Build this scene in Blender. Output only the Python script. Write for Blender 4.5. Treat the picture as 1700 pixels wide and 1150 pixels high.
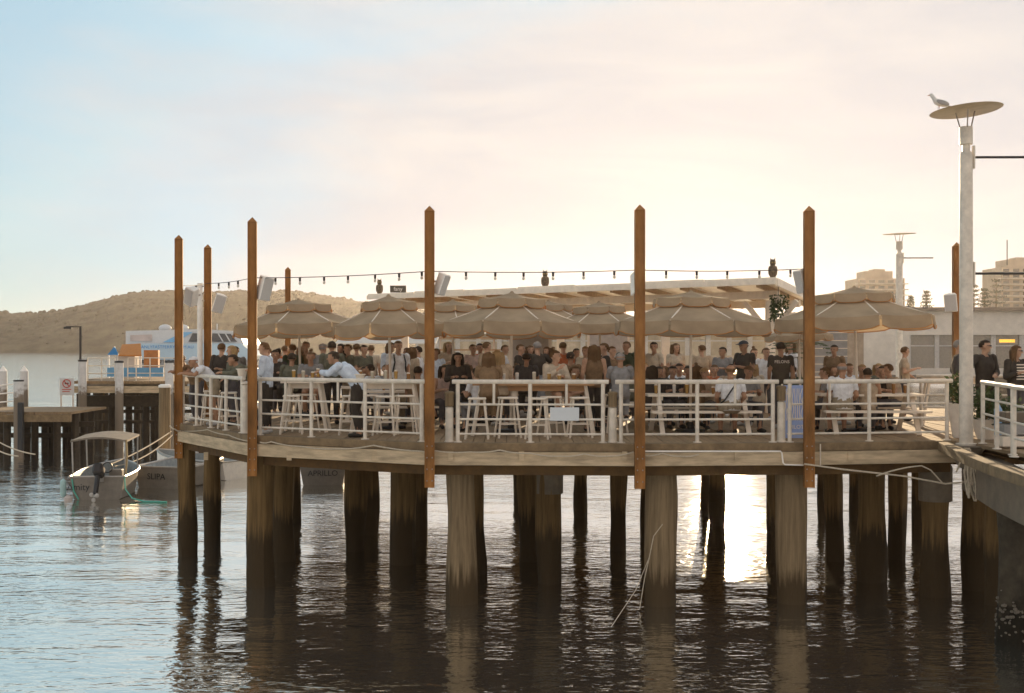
import bpy, bmesh, math, random
import numpy as np
from mathutils import Vector, Matrix, noise as mnoise

random.seed(7)
R = math.radians
sc = bpy.context.scene
for o in list(bpy.data.objects):
    bpy.data.objects.remove(o)

# ------------------------------------------------------------------ camera
F = 2100.0                      # focal length in photo pixels (1700 wide)
CAMZ = 4.6                      # eye height over the water
DECK = 2.9                      # wharf deck over the water
cd = bpy.data.cameras.new('camera')
cd.sensor_width = 36.0
cd.lens = F / 1700.0 * 36.0
cd.clip_start = 0.1
cd.clip_end = 20000
cam = bpy.data.objects.new('camera', cd)
cam.location = (0, 0, CAMZ)
cam.rotation_euler = (R(90), 0, 0)
sc.collection.objects.link(cam)
sc.camera = cam

# ------------------------------------------------------------------ sky, sun, exposure
SUN_EL = R(8.6)
SUN_AZ = R(9.6)                 # to the right of the view axis (+Y)
w = bpy.data.worlds.new('World')
sc.world = w
w.use_nodes = True
nt = w.node_tree
nt.nodes.clear()
def N(t, **k):
    n = nt.nodes.new(t)
    for a, b in k.items():
        setattr(n, a, b)
    return n
L = nt.links.new
out = N('ShaderNodeOutputWorld')
bg = N('ShaderNodeBackground')
sky = N('ShaderNodeTexSky')
sky.sky_type = 'NISHITA'
sky.sun_disc = False
sky.sun_elevation = SUN_EL
sky.sun_rotation = SUN_AZ
sky.air_density = 1.0
sky.dust_density = 1.2
sky.ozone_density = 2.5
bg.inputs['Strength'].default_value = 0.10
# thin high cloud: a sheet of cirrus with one broad clear lane to the left
tc = N('ShaderNodeTexCoord')
mp = N('ShaderNodeMapping')
mp.inputs['Scale'].default_value = (1.0, 1.0, 2.6)
L(tc.outputs['Generated'], mp.inputs['Vector'])
nz = N('ShaderNodeTexNoise')
nz.inputs['Scale'].default_value = 2.6
nz.inputs['Detail'].default_value = 7.0
nz.inputs['Roughness'].default_value = 0.55
nz.inputs['Distortion'].default_value = 0.5
L(mp.outputs['Vector'], nz.inputs['Vector'])
dot = N('ShaderNodeVectorMath', operation='DOT_PRODUCT')
ca, ce = R(-48.0), R(42.0)
dot.inputs[1].default_value = (math.sin(ca) * math.cos(ce), math.cos(ca) * math.cos(ce), math.sin(ce))
L(tc.outputs['Generated'], dot.inputs[0])
ad = N('ShaderNodeMath', operation='MULTIPLY_ADD')
ad.inputs[1].default_value = 0.62
L(nz.outputs['Fac'], ad.inputs[0])
L(dot.outputs['Value'], ad.inputs[2])
rmp = N('ShaderNodeMapRange')
rmp.interpolation_type = 'SMOOTHSTEP'
rmp.inputs['From Min'].default_value = 0.92
rmp.inputs['From Max'].default_value = 1.13
rmp.inputs['To Min'].default_value = 0.96
rmp.inputs['To Max'].default_value = 0.12
L(ad.outputs['Value'], rmp.inputs['Value'])
mx = N('ShaderNodeMix', data_type='RGBA')
cloud_rgb = (5.4, 5.1, 5.0, 1)
# wisps: the cirrus is a little brighter and thinner in streaks
wm = N('ShaderNodeMapping')
wm.inputs['Scale'].default_value = (2.0, 2.0, 9.0)
wm.inputs['Rotation'].default_value = (R(18), R(-22), 0)
L(tc.outputs['Generated'], wm.inputs['Vector'])
wn_ = N('ShaderNodeTexNoise')
wn_.inputs['Scale'].default_value = 2.2
wn_.inputs['Detail'].default_value = 6.0
wn_.inputs['Distortion'].default_value = 0.8
L(wm.outputs['Vector'], wn_.inputs['Vector'])
wmx = N('ShaderNodeMix', data_type='RGBA')
wmx.inputs['A'].default_value = (cloud_rgb[0] * 0.93, cloud_rgb[1] * 0.94, cloud_rgb[2] * 0.97, 1)
wmx.inputs['B'].default_value = (cloud_rgb[0] * 1.08, cloud_rgb[1] * 1.06, cloud_rgb[2] * 1.03, 1)
wr = N('ShaderNodeMapRange')
wr.inputs['From Min'].default_value = 0.38
wr.inputs['From Max'].default_value = 0.64
L(wn_.outputs['Fac'], wr.inputs['Value'])
L(wr.outputs['Result'], wmx.inputs['Factor'])
L(wmx.outputs['Result'], mx.inputs['B'])
L(rmp.outputs['Result'], mx.inputs['Factor'])
# the clear sky is lifted a little by the same high veil everywhere
veil = N('ShaderNodeMix', data_type='RGBA')
veil.inputs['Factor'].default_value = 0.68
veil.inputs['B'].default_value = (3.1, 5.0, 6.0, 1)
# bright parts of the clear sky are levelled off by the thin overcast
lim = N('ShaderNodeVectorMath', operation='MINIMUM')
lim.inputs[1].default_value = (6.6, 6.5, 6.6)
L(sky.outputs['Color'], lim.inputs[0])
L(lim.outputs['Vector'], veil.inputs['A'])
L(veil.outputs['Result'], mx.inputs['A'])
L(mx.outputs['Result'], bg.inputs['Color'])
L(bg.outputs['Background'], out.inputs['Surface'])

sd = bpy.data.lights.new('sun', 'SUN')
sd.energy = 5.0
sd.angle = R(0.53)
sd.color = (1.0, 0.74, 0.45)
sun = bpy.data.objects.new('sun', sd)
sdir = Vector((math.sin(SUN_AZ) * math.cos(SUN_EL), math.cos(SUN_AZ) * math.cos(SUN_EL), math.sin(SUN_EL)))
sun.rotation_euler = sdir.to_track_quat('Z', 'Y').to_euler()
sun.location = (10, 30, 40)
sc.collection.objects.link(sun)

vs = sc.view_settings
sc.display_settings.display_device = 'sRGB'
vs.view_transform = 'Standard'
vs.look = 'None'
vs.exposure = 0.5
vs.gamma = 1.0
vs.use_curve_mapping = False
sc.cycles.max_bounces = 8
sc.cycles.transparent_max_bounces = 12
sc.cycles.volume_bounces = 0
sc.cycles.caustics_reflective = True
sc.cycles.blur_glossy = 1.0
sc.cycles.caustics_refractive = False
sc.cycles.sample_clamp_indirect = 3.0
sc.cycles.use_denoising = True

# ------------------------------------------------------------------ helpers
COL = sc.collection

def px(x, d):
    return (x - 850.0) / F * d
def pz(y, d):
    return CAMZ - (y - 575.0) / F * d
def P(x, y, d):
    return Vector((px(x, d), d, pz(y, d)))

_m = {}
def mat(name, col, rough=0.6, metal=0.0, var=0.18, scale=6.0, bump=0.0, bscale=30.0, stretch=None, trans=0.0, emit=0.0, tide=None, spec=0.5, col2=None):
    """procedural material: base colour broken up by object-space noise, optional relief, translucency and tide line"""
    if name in _m:
        return _m[name]
    m = bpy.data.materials.new(name)
    m.use_nodes = True
    t = m.node_tree
    b = t.nodes['Principled BSDF']
    o = t.nodes['Material Output']
    c = t.nodes.new('ShaderNodeTexCoord')
    mpn = t.nodes.new('ShaderNodeMapping')
    if stretch:
        mpn.inputs['Scale'].default_value = stretch
    t.links.new(c.outputs['Object'], mpn.inputs['Vector'])
    n = t.nodes.new('ShaderNodeTexNoise')
    n.inputs['Scale'].default_value = scale
    n.inputs['Detail'].default_value = 6.0
    n.inputs['Roughness'].default_value = 0.62
    t.links.new(mpn.outputs['Vector'], n.inputs['Vector'])
    mix = t.nodes.new('ShaderNodeMix')
    mix.data_type = 'RGBA'
    lo = tuple(max(0.0, v * (1 - var)) for v in col[:3]) + (1,)
    hi = tuple(min(1.0, v * (1 + var)) for v in (col2 or col)[:3]) + (1,)
    mix.inputs['A'].default_value = lo
    mix.inputs['B'].default_value = hi
    cr = t.nodes.new('ShaderNodeMapRange')
    cr.inputs['From Min'].default_value = 0.3
    cr.inputs['From Max'].default_value = 0.7
    t.links.new(n.outputs['Fac'], cr.inputs['Value'])
    t.links.new(cr.outputs['Result'], mix.inputs['Factor'])
    colout = mix.outputs['Result']
    if tide:
        tcol, tz = tide
        g = t.nodes.new('ShaderNodeNewGeometry')
        sx = t.nodes.new('ShaderNodeSeparateXYZ')
        t.links.new(g.outputs['Position'], sx.inputs['Vector'])
        wob = t.nodes.new('ShaderNodeMath'); wob.operation = 'MULTIPLY_ADD'
        wob.inputs[1].default_value = 1.1
        t.links.new(n.outputs['Fac'], wob.inputs[0])
        t.links.new(sx.outputs['Z'], wob.inputs[2])
        mr = t.nodes.new('ShaderNodeMapRange')
        mr.inputs['From Min'].default_value = tz + 0.45
        mr.inputs['From Max'].default_value = tz + 0.75
        t.links.new(wob.outputs['Value'], mr.inputs['Value'])
        m2 = t.nodes.new('ShaderNodeMix'); m2.data_type = 'RGBA'
        m2.inputs['A'].default_value = tuple(tcol) + (1,)
        t.links.new(colout, m2.inputs['B'])
        t.links.new(mr.outputs['Result'], m2.inputs['Factor'])
        colout = m2.outputs['Result']
    t.links.new(colout, b.inputs['Base Color'])
    rr = t.nodes.new('ShaderNodeMapRange')
    rr.inputs['To Min'].default_value = max(0.02, rough - 0.1)
    rr.inputs['To Max'].default_value = min(1.0, rough + 0.1)
    t.links.new(n.outputs['Fac'], rr.inputs['Value'])
    t.links.new(rr.outputs['Result'], b.inputs['Roughness'])
    b.inputs['Metallic'].default_value = metal
    b.inputs['Specular IOR Level'].default_value = spec
    if bump:
        n2 = t.nodes.new('ShaderNodeTexNoise')
        n2.inputs['Scale'].default_value = bscale
        n2.inputs['Detail'].default_value = 5.0
        t.links.new(mpn.outputs['Vector'], n2.inputs['Vector'])
        bp = t.nodes.new('ShaderNodeBump')
        bp.inputs['Strength'].default_value = bump
        bp.inputs['Distance'].default_value = 0.02
        t.links.new(n2.outputs['Fac'], bp.inputs['Height'])
        t.links.new(bp.outputs['Normal'], b.inputs['Normal'])
    if emit:
        t.links.new(colout, b.inputs['Emission Color'])
        b.inputs['Emission Strength'].default_value = emit
    if trans:
        tr = t.nodes.new('ShaderNodeBsdfTranslucent')
        t.links.new(colout, tr.inputs['Color'])
        ms = t.nodes.new('ShaderNodeMixShader')
        ms.inputs['Fac'].default_value = trans
        t.links.new(b.outputs['BSDF'], ms.inputs[1])
        t.links.new(tr.outputs['BSDF'], ms.inputs[2])
        t.links.new(ms.outputs['Shader'], o.inputs['Surface'])
    _m[name] = m
    return m

class MB:
    def __init__(s):
        s.v = []; s.f = []
    def add(s, vs, fs):
        n = len(s.v)
        s.v.extend([tuple(v) for v in vs])
        s.f.extend([tuple(i + n for i in f) for f in fs])
        return s
    def box(s, c, size, rot=None):
        x, y, z = size[0] / 2, size[1] / 2, size[2] / 2
        vs = [Vector(p) for p in ((-x,-y,-z),(x,-y,-z),(x,y,-z),(-x,y,-z),(-x,-y,z),(x,-y,z),(x,y,z),(-x,y,z))]
        if rot is not None:
            vs = [rot @ v for v in vs]
        c = Vector(c)
        return s.add([v + c for v in vs], [(0,3,2,1),(4,5,6,7),(0,1,5,4),(1,2,6,5),(2,3,7,6),(3,0,4,7)])
    def beam(s, a, b, wdt, hgt, up=(0,0,1)):
        """box from a to b, wdt across, hgt along up"""
        a = Vector(a); b = Vector(b); d = b - a; l = d.length
        if l < 1e-6: return s
        y = d / l; u = Vector(up)
        x = y.cross(u)
        if x.length < 1e-4: x = y.cross(Vector((1,0,0)))
        x.normalize(); z = x.cross(y)
        m = Matrix((x, y, z)).transposed()
        return s.box((a + b) / 2, (wdt, l, hgt), m)
    def tube(s, pts, r, n=8, caps=True):
        pts = [Vector(p) for p in pts]
        rs = r if isinstance(r, (list, tuple)) else [r] * len(pts)
        base = len(s.v)
        ref = None
        for i, p in enumerate(pts):
            t = (pts[min(i+1, len(pts)-1)] - pts[max(i-1, 0)])
            t = t.normalized() if t.length > 1e-9 else Vector((0,0,1))
            if ref is None:
                ref = t.cross(Vector((0,0,1)))
                if ref.length < 1e-3: ref = Vector((1,0,0))
            x = ref - t * ref.dot(t)
            if x.length < 1e-6: x = t.orthogonal()
            x.normalize(); ref = x
            y = t.cross(x)
            for k in range(n):
                a = 2 * math.pi * k / n
                s.v.append(tuple(p + (x * math.cos(a) + y * math.sin(a)) * rs[i]))
        for i in range(len(pts) - 1):
            for k in range(n):
                a = base + i * n + k; b = base + i * n + (k + 1) % n
                s.f.append((a, b, b + n, a + n))
        if caps:
            s.f.append(tuple(base + k for k in range(n))[::-1])
            s.f.append(tuple(base + (len(pts) - 1) * n + k for k in range(n)))
        return s
    def lathe(s, prof, c=(0,0,0), n=16, rot=None):
        base = len(s.v); c = Vector(c)
        for (r, z) in prof:
            for k in range(n):
                a = 2 * math.pi * k / n
                v = Vector((r * math.cos(a), r * math.sin(a), z))
                if rot is not None: v = rot @ v
                s.v.append(tuple(v + c))
        for i in range(len(prof) - 1):
            for k in range(n):
                a = base + i * n + k; b = base + i * n + (k + 1) % n
                s.f.append((a, b, b + n, a + n))
        s.f.append(tuple(base + k for k in range(n))[::-1])
        s.f.append(tuple(base + (len(prof) - 1) * n + k for k in range(n)))
        return s
    def sphere(s, c, r, n=10, m=7, rot=None):
        r = r if isinstance(r, (list, tuple)) else (r, r, r)
        c = Vector(c); base = len(s.v)
        for i in range(1, m):
            th = math.pi * i / m
            for k in range(n):
                a = 2 * math.pi * k / n
                v = Vector((r[0]*math.sin(th)*math.cos(a), r[1]*math.sin(th)*math.sin(a), r[2]*math.cos(th)))
                if rot is not None: v = rot @ v
                s.v.append(tuple(v + c))
        t = Vector((0,0,r[2])); bo = Vector((0,0,-r[2]))
        if rot is not None: t = rot @ t; bo = rot @ bo
        s.v.append(tuple(c + t)); s.v.append(tuple(c + bo))
        ti = len(s.v) - 2; bi = ti + 1
        for k in range(n):
            s.f.append((ti, base + k, base + (k+1) % n))
            s.f.append((bi, base + (m-2)*n + (k+1) % n, base + (m-2)*n + k))
        for i in range(m - 2):
            for k in range(n):
                a = base + i*n + k; b = base + i*n + (k+1) % n
                s.f.append((a, a + n, b + n, b))
        return s
    def prism(s, poly, z0, z1):
        """extrude a CCW xy polygon from z0 to z1"""
        n = len(poly)
        vs = [(p[0], p[1], z0) for p in poly] + [(p[0], p[1], z1) for p in poly]
        fs = [tuple(range(n))[::-1], tuple(range(n, 2*n))] + [(i, (i+1) % n, (i+1) % n + n, i + n) for i in range(n)]
        return s.add(vs, fs)
    def mesh(s, name='m', smooth=False):
        me = bpy.data.meshes.new(name)
        me.from_pydata(s.v, [], s.f)
        if smooth:
            me.polygons.foreach_set('use_smooth', [True] * len(me.polygons))
            try: me.set_sharp_from_angle(angle=R(40))
            except Exception: pass
        me.update()
        return me
    def build(s, name, m, parent=None, smooth=False, bevel=0.0):
        me = s.mesh(name, smooth)
        if bevel:
            bm = bmesh.new(); bm.from_mesh(me)
            bmesh.ops.remove_doubles(bm, verts=bm.verts, dist=1e-5)
            bmesh.ops.bevel(bm, geom=[e for e in bm.edges], offset=bevel, segments=1, affect='EDGES', clamp_overlap=True)
            bm.to_mesh(me); bm.free()
        return obj(name, me, m, parent)

def obj(name, me, m=None, parent=None, loc=None, rotz=0.0):
    o = bpy.data.objects.new(name, me)
    COL.objects.link(o)
    if m is not None and me is not None:
        if len(me.materials) == 0:
            me.materials.append(m)
        elif me.materials[0] != m:
            o.material_slots[0].link = 'OBJECT'
            o.material_slots[0].material = m
    if parent is not None: o.parent = parent
    if loc is not None: o.location = loc
    if rotz: o.rotation_euler = (0, 0, rotz)
    return o
def tag(o, label=None, cat=None, group=None, kind=None):
    if label: o['label'] = label
    if cat: o['category'] = cat
    if group: o['group'] = group
    if kind: o['kind'] = kind
    return o
def thing(name, label, cat, loc=(0,0,0), rotz=0.0, group=None):
    o = bpy.data.objects.new(name, None)
    o.empty_display_size = 0.1
    COL.objects.link(o)
    o.location = loc
    o.rotation_euler = (0, 0, rotz)
    return tag(o, label, cat, group)
def text(name, body, m, parent, loc, rot, size, align='CENTER', ext=0.002):
    cu = bpy.data.curves.new(name, 'FONT')
    cu.body = body; cu.size = size; cu.align_x = align; cu.align_y = 'CENTER'
    cu.extrude = ext
    cu.resolution_u = 3
    cu.materials.append(m)
    tmp = bpy.data.objects.new('tmp', cu)
    COL.objects.link(tmp)
    dg = bpy.context.evaluated_depsgraph_get()
    me = bpy.data.meshes.new_from_object(tmp.evaluated_get(dg))
    bpy.data.objects.remove(tmp)
    o = obj(name, me, m, parent, loc)
    o.rotation_euler = rot
    return o
def catenary(a, b, sag, n=12):
    a = Vector(a); b = Vector(b)
    return [a.lerp(b, i / n) - Vector((0, 0, sag * 4 * (i/n) * (1 - i/n))) for i in range(n + 1)]

# ------------------------------------------------------------------ materials
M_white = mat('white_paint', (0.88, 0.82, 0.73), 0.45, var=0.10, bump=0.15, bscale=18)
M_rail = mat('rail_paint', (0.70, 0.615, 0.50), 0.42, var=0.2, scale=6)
M_fur = mat('white_furniture', (0.82, 0.71, 0.57), 0.5, var=0.07)
M_rust = mat('rusty_steel', (0.29, 0.128, 0.036), 0.72, var=0.5, scale=5, bump=0.3, bscale=60, stretch=(1,1,0.25), spec=0.25)
M_bolt = mat('bolt_metal', (0.40, 0.34, 0.28), 0.4, 0.7)
M_pile = mat('pile_timber', (0.15, 0.092, 0.037), 0.85, var=0.40, scale=7, bump=0.9, bscale=16, stretch=(2.2,2.2,0.12), tide=((0.055,0.036,0.017), 1.0), spec=0.2)
M_pileg = mat('grey_pile_timber', (0.215, 0.152, 0.085), 0.85, var=0.35, scale=7, bump=0.9, bscale=16, stretch=(2.2,2.2,0.12), tide=((0.075,0.050,0.025), 0.5), spec=0.2)
M_conc = mat('concrete', (0.18, 0.142, 0.10), 0.9, var=0.28, scale=2.5, bump=0.3, bscale=25)
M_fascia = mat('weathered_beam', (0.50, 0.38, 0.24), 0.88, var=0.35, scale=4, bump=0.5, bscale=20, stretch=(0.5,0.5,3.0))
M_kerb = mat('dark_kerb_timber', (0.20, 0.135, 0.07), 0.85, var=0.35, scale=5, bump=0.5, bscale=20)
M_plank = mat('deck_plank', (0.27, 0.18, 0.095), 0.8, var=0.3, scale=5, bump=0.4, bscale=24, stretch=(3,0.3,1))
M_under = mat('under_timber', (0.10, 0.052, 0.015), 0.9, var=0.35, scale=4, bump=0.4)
M_can = mat('taupe_canvas', (0.49, 0.375, 0.25), 0.9, var=0.16, scale=2.2, bump=0.5, bscale=5, trans=0.36, spec=0.1)
M_cantrim = mat('orange_piping', (0.62, 0.30, 0.09), 0.8, var=0.1, trans=0.5)
M_dark = mat('dark_metal', (0.035, 0.03, 0.027), 0.5, 0.3)
M_black = mat('black_plastic', (0.02, 0.02, 0.02), 0.4)
M_alu = mat('aluminium', (0.42, 0.39, 0.35), 0.42, 0.75, var=0.15, scale=9)
M_hull = mat('grey_hull_paint', (0.20, 0.17, 0.135), 0.5, var=0.16, scale=5)
M_wood = mat('golden_timber', (0.42, 0.22, 0.085), 0.55, var=0.25, scale=5, stretch=(0.4,4,4))
M_roof = mat('pavilion_white', (0.88, 0.78, 0.63), 0.55, var=0.10)
M_soff = mat('soffit_timber', (0.48, 0.34, 0.20), 0.7, var=0.2, stretch=(4,0.4,1))
M_rope = mat('rope_fibre', (0.50, 0.42, 0.31), 0.9, var=0.2, scale=40)
M_teal = mat('teal_rope', (0.10, 0.40, 0.30), 0.8, var=0.15, scale=40)
M_glass = mat('dark_window_glass', (0.06, 0.055, 0.05), 0.08, var=0.1, spec=0.8)
M_bulb = mat('bulb_glass', (0.62, 0.57, 0.48), 0.15, var=0.05, spec=0.7)
M_leaf = mat('leaf_green', (0.06, 0.085, 0.025), 0.55, var=0.5, scale=3, trans=0.35)
M_grey = mat('grey_panel', (0.30, 0.29, 0.27), 0.6)
# ================================================================== water, hill, far shore
def make_water():
    m = bpy.data.materials.new('sea_water')
    m.use_nodes = True
    t = m.node_tree
    b = t.nodes['Principled BSDF']
    b.inputs['Base Color'].default_value = (0.80, 0.79, 0.72, 1)
    b.inputs['Metallic'].default_value = 0.97
    b.inputs['Roughness'].default_value = 0.05
    g = t.nodes.new('ShaderNodeTexCoord')
    gn = t.nodes.new('ShaderNodeTexNoise')          # calm slicks between breezy patches
    gn.inputs['Scale'].default_value = 0.16
    gn.inputs['Detail'].default_value = 3.0
    t.links.new(g.outputs['Object'], gn.inputs['Vector'])
    gr = t.nodes.new('ShaderNodeMapRange')
    gr.inputs['From Min'].default_value = 0.38
    gr.inputs['From Max'].default_value = 0.62
    gr.inputs['To Min'].default_value = 0.30
    gr.inputs['To Max'].default_value = 1.0
    t.links.new(gn.outputs['Fac'], gr.inputs['Value'])
    def lay(scale, strength, dist, detail, prev, rotz=0.0, sc=2.0, distort=0.3):
        mpn = t.nodes.new('ShaderNodeMapping')
        mpn.inputs['Scale'].default_value = scale
        mpn.inputs['Rotation'].default_value = (0, 0, rotz)
        t.links.new(g.outputs['Object'], mpn.inputs['Vector'])
        n = t.nodes.new('ShaderNodeTexNoise')
        n.inputs['Scale'].default_value = sc
        n.inputs['Detail'].default_value = detail
        n.inputs['Roughness'].default_value = 0.45
        n.inputs['Distortion'].default_value = distort
        t.links.new(mpn.outputs['Vector'], n.inputs['Vector'])
        bp = t.nodes.new('ShaderNodeBump')
        bp.inputs['Strength'].default_value = strength
        bp.inputs['Distance'].default_value = dist
        t.links.new(n.outputs['Fac'], bp.inputs['Height'])
        if prev is not None:
            t.links.new(gr.outputs['Result'], bp.inputs['Strength'])
            t.links.new(prev, bp.inputs['Normal'])
        return bp.outputs['Normal']
    nn = lay((0.30, 0.75, 1), 1.0, 0.060, 1.5, None, R(14), 1.0)
    nn = lay((0.75, 1.5, 1), 1.0, 0.030, 2.0, nn, R(-9), 3.4)
    nn = lay((0.9, 1.7, 1), 1.0, 0.0075, 3.0, nn, R(6), 8.5)
    t.links.new(nn, b.inputs['Normal'])
    me = bpy.data.meshes.new('water')
    S = 4200.0
    me.from_pydata([(-S, -60, 0), (S, -60, 0), (S, S, 0), (-S, S, 0)], [], [(0, 1, 2, 3)])
    tag(obj('water', me, m), kind='structure')
make_water()

def make_hill():
    prof = [(-900,545),(-400,532),(-150,525),(0,522),(60,522),(105,517),(150,505),(200,492),(240,486),(290,485),(345,487),(400,484),(440,486),(480,485),(520,489),(560,496),
            (600,503),(660,506),(720,515),(800,528),(900,538),(1000,545),(1300,556),(1700,560),(2300,562),(2900,560)]
    xs = [p[0] for p in prof]; ys = [p[1] for p in prof]
    D0 = 1000.0
    nx, ny = 1300, 40
    vs = []; fs = []
    for j in range(ny):
        u = j / (ny - 1)
        for i in range(nx):
            pxx = -900 + 3800 * i / (nx - 1)
            top = np.interp(pxx, xs, ys)
            D = D0 + 240 * u
            Htop = (575 - top) / F * (D0 + 240) + CAMZ
            prf = math.sin(min(1.0, u * 1.02) * math.pi / 2) ** 0.8
            X = px(pxx, D)
            big = mnoise.noise(Vector((X * 0.006, D * 0.006, 0)))
            small = mnoise.noise(Vector((X * 0.09, D * 0.08, 3.1)))
            tiny = abs(mnoise.noise(Vector((X * 0.27, D * 0.2, 9.1))))
            z = Htop * prf * (1 + 0.05 * big * (1 - u)) + (small * 1.2 + tiny * 2.6) * min(1, 4 * u) * (0.35 + 0.65 * min(1, Htop / 25))
            if j == 0: z = -1.0
            vs.append((X, D, z))
    for j in range(ny - 1):
        for i in range(nx - 1):
            a = j * nx + i
            fs.append((a, a + 1, a + 1 + nx, a + nx))
    # back face down to the water so that the ridge has a body
    base = len(vs)
    for i in range(nx):
        v = vs[(ny - 1) * nx + i]
        vs.append((v[0] * 1.12, v[1] + 150, -1.0))
    for i in range(nx - 1):
        a = (ny - 1) * nx + i
        fs.append((a, a + 1, base + i + 1, base + i))
    me = bpy.data.meshes.new('hill'); me.from_pydata(vs, [], fs); me.update()
    m = mat('bush_covered_hill', (0.034, 0.031, 0.021), 0.95, var=0.6, scale=0.07, bump=0.0, spec=0.05, col2=(0.062, 0.053, 0.036))
    tag(obj('hill', me, m), kind='structure')
make_hill()

def hill_trees():
    rn = random.Random(17)
    hill = bpy.data.objects['hill']
    co = [v.co for v in hill.data.vertices]
    nx, ny = 1300, 40
    mb = MB()
    for i in range(2200):
        j = min(ny - 1, int(ny * rn.random() ** 0.55)) if i % 3 else ny - 1
        c = co[j * nx + rn.randrange(nx)]
        if c.z < 6: continue
        s = rn.uniform(0.9, 2.6) * (1.25 if rn.random() < 0.12 else 0.8)
        rot = Matrix.Rotation(rn.uniform(0, 6.28), 3, 'Z')
        mb.sphere((c.x, c.y - 1, c.z + s * 0.05), (s * rn.uniform(0.8, 1.4), s, s * rn.uniform(0.6, 1.0)), 6, 4, rot)
    o = mb.build('hillside_trees', _m['bush_covered_hill'])
    tag(o, 'dark bushy trees covering the far headland and its ridge', 'trees', kind='stuff')
hill_trees()

# ================================================================== the wharf
V0 = Vector((-7.35, 27.9)); V1 = Vector((-7.28, 30.3)); V2 = Vector((-4.95, 24.1)); V3 = Vector((-1.45, 22.2)); V4 = Vector((2.22, 22.0)); V5 = Vector((5.21, 22.2)); V6 = Vector((7.95, 22.7))
FRONT = [V0, V2, V3, V4, V5, V6]
BOARD = [Vector((7.95, 22.7)), Vector((7.42, 19.8)), Vector((7.22, 18.3)), Vector((6.95, 15.5))]
def front_y(x):
    pts = FRONT
    for a, b in zip(pts, pts[1:]):
        if a.x <= x <= b.x:
            return a.y + (b.y - a.y) * (x - a.x) / (b.x - a.x)
    return 27.9
def back_y(x):
    return float(np.interp(x, [-7.4, 0.0, 8.0, 14.0], [45.0, 40.5, 36.6, 34.0]))

wharf = thing('wharf', 'timber wharf deck on tall piles with a faceted weathered front edge', 'wharf')
wid = 0.20
x = -7.3
k = 0
while x < 13.6:
    x1 = x + wid
    if x1 <= V6.x:
        ya, yb = front_y(x), front_y(x1)
    else:
        ya = yb = 15.5
        if x < 7.95: ya = yb = 22.7
    zt = DECK + random.uniform(-0.006, 0.003)
    z0 = DECK - 0.06
    g = 0.006
    q = [(x + g, ya), (x1 - g, yb), (x1 - g, back_y(x1)), (x + g, back_y(x))]
    MB().prism(q, z0, zt).build('plank', M_plank, wharf)
    x = x1
    k += 1

def edge_beam(name, a, b, z0, z1, out_off, th, m, cut=0.0):
    d = (b - a); l = d.length; d = d / l
    n = Vector((d.y, -d.x))          # outward (towards the camera side)
    a2 = a + n * out_off + d * cut; b2 = b + n * out_off - d * cut
    q = [a2, b2, b2 - n * th, a2 - n * th]
    return MB().prism([(p.x, p.y) for p in q], z0, z1).build(name, m, wharf, bevel=0.008)
for a, b in zip(FRONT, FRONT[1:]):
    edge_beam('kerb_beam', a, b, DECK - 0.135, DECK + 0.012, 0.05, 0.22, M_kerb, 0.004)
    edge_beam('fascia_beam', a, b, DECK - 0.375, DECK - 0.142, 0.09, 0.16, M_fascia, 0.012)
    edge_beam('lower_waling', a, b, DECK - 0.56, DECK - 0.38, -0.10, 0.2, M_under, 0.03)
for a, b in ((Vector((-6.9, 45.0)), Vector((-7.28, 30.3))), (Vector((-7.28, 30.3)), Vector((-7.35, 27.95)))):
    edge_beam('side_beam', a, b, DECK - 0.37, DECK + 0.01, 0.05, 0.2, M_fascia)
# boardwalk arm on the right: kerb and deep concrete edge beam
for a, b in zip(BOARD, BOARD[1:]):
    edge_beam('kerb_beam', b, a, DECK - 0.16, DECK + 0.0, -0.1, 0.22, M_kerb, 0.01)
    q = [(a.x + 0.12, a.y), (b.x + 0.12, b.y), (b.x + 0.6, b.y), (a.x + 0.6, a.y)]
    MB().prism(q[::-1] if False else [q[1], q[2], q[3], q[0]], DECK - 0.86, DECK - 0.22).build('concrete_beam', M_conc, wharf)
# rear edge beam, with an added beam below it to block sun glint
bk = [Vector((xx, back_y(xx))) for xx in (-7.0, 0.0, 8.0, 13.6)]
for a, b in zip(bk, bk[1:]):
    q = [(a.x, a.y - 0.3), (b.x, b.y - 0.3), (b.x, b.y - 0.02), (a.x, a.y - 0.02)]
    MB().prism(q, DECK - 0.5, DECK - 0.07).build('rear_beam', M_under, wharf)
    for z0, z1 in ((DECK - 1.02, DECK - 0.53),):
        MB().prism(q, z0, z1).build('glint_blocker', M_under, wharf)
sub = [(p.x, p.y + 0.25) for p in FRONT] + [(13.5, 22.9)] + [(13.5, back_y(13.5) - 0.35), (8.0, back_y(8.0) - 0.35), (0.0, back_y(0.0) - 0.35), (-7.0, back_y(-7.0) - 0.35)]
MB().prism(sub, DECK - 0.095, DECK - 0.066).build('shade_sheet', M_under, wharf)  # dark sheet added below the planks to deepen the shade under the deck
# headstocks and joists under the deck
for yy in (24.6, 27.2, 30.2, 33.2):
    xl = -7.0 if yy > 28 else (-6.7 if yy > 27 else -4.9)
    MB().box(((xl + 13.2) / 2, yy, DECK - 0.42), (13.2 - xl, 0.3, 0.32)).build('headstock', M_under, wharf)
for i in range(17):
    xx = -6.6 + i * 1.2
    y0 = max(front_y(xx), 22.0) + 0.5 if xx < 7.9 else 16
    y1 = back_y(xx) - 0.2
    MB().box((xx, (y0 + y1) / 2, DECK - 0.2), (0.16, y1 - y0, 0.2)).build('joist', M_under, wharf)

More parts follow.
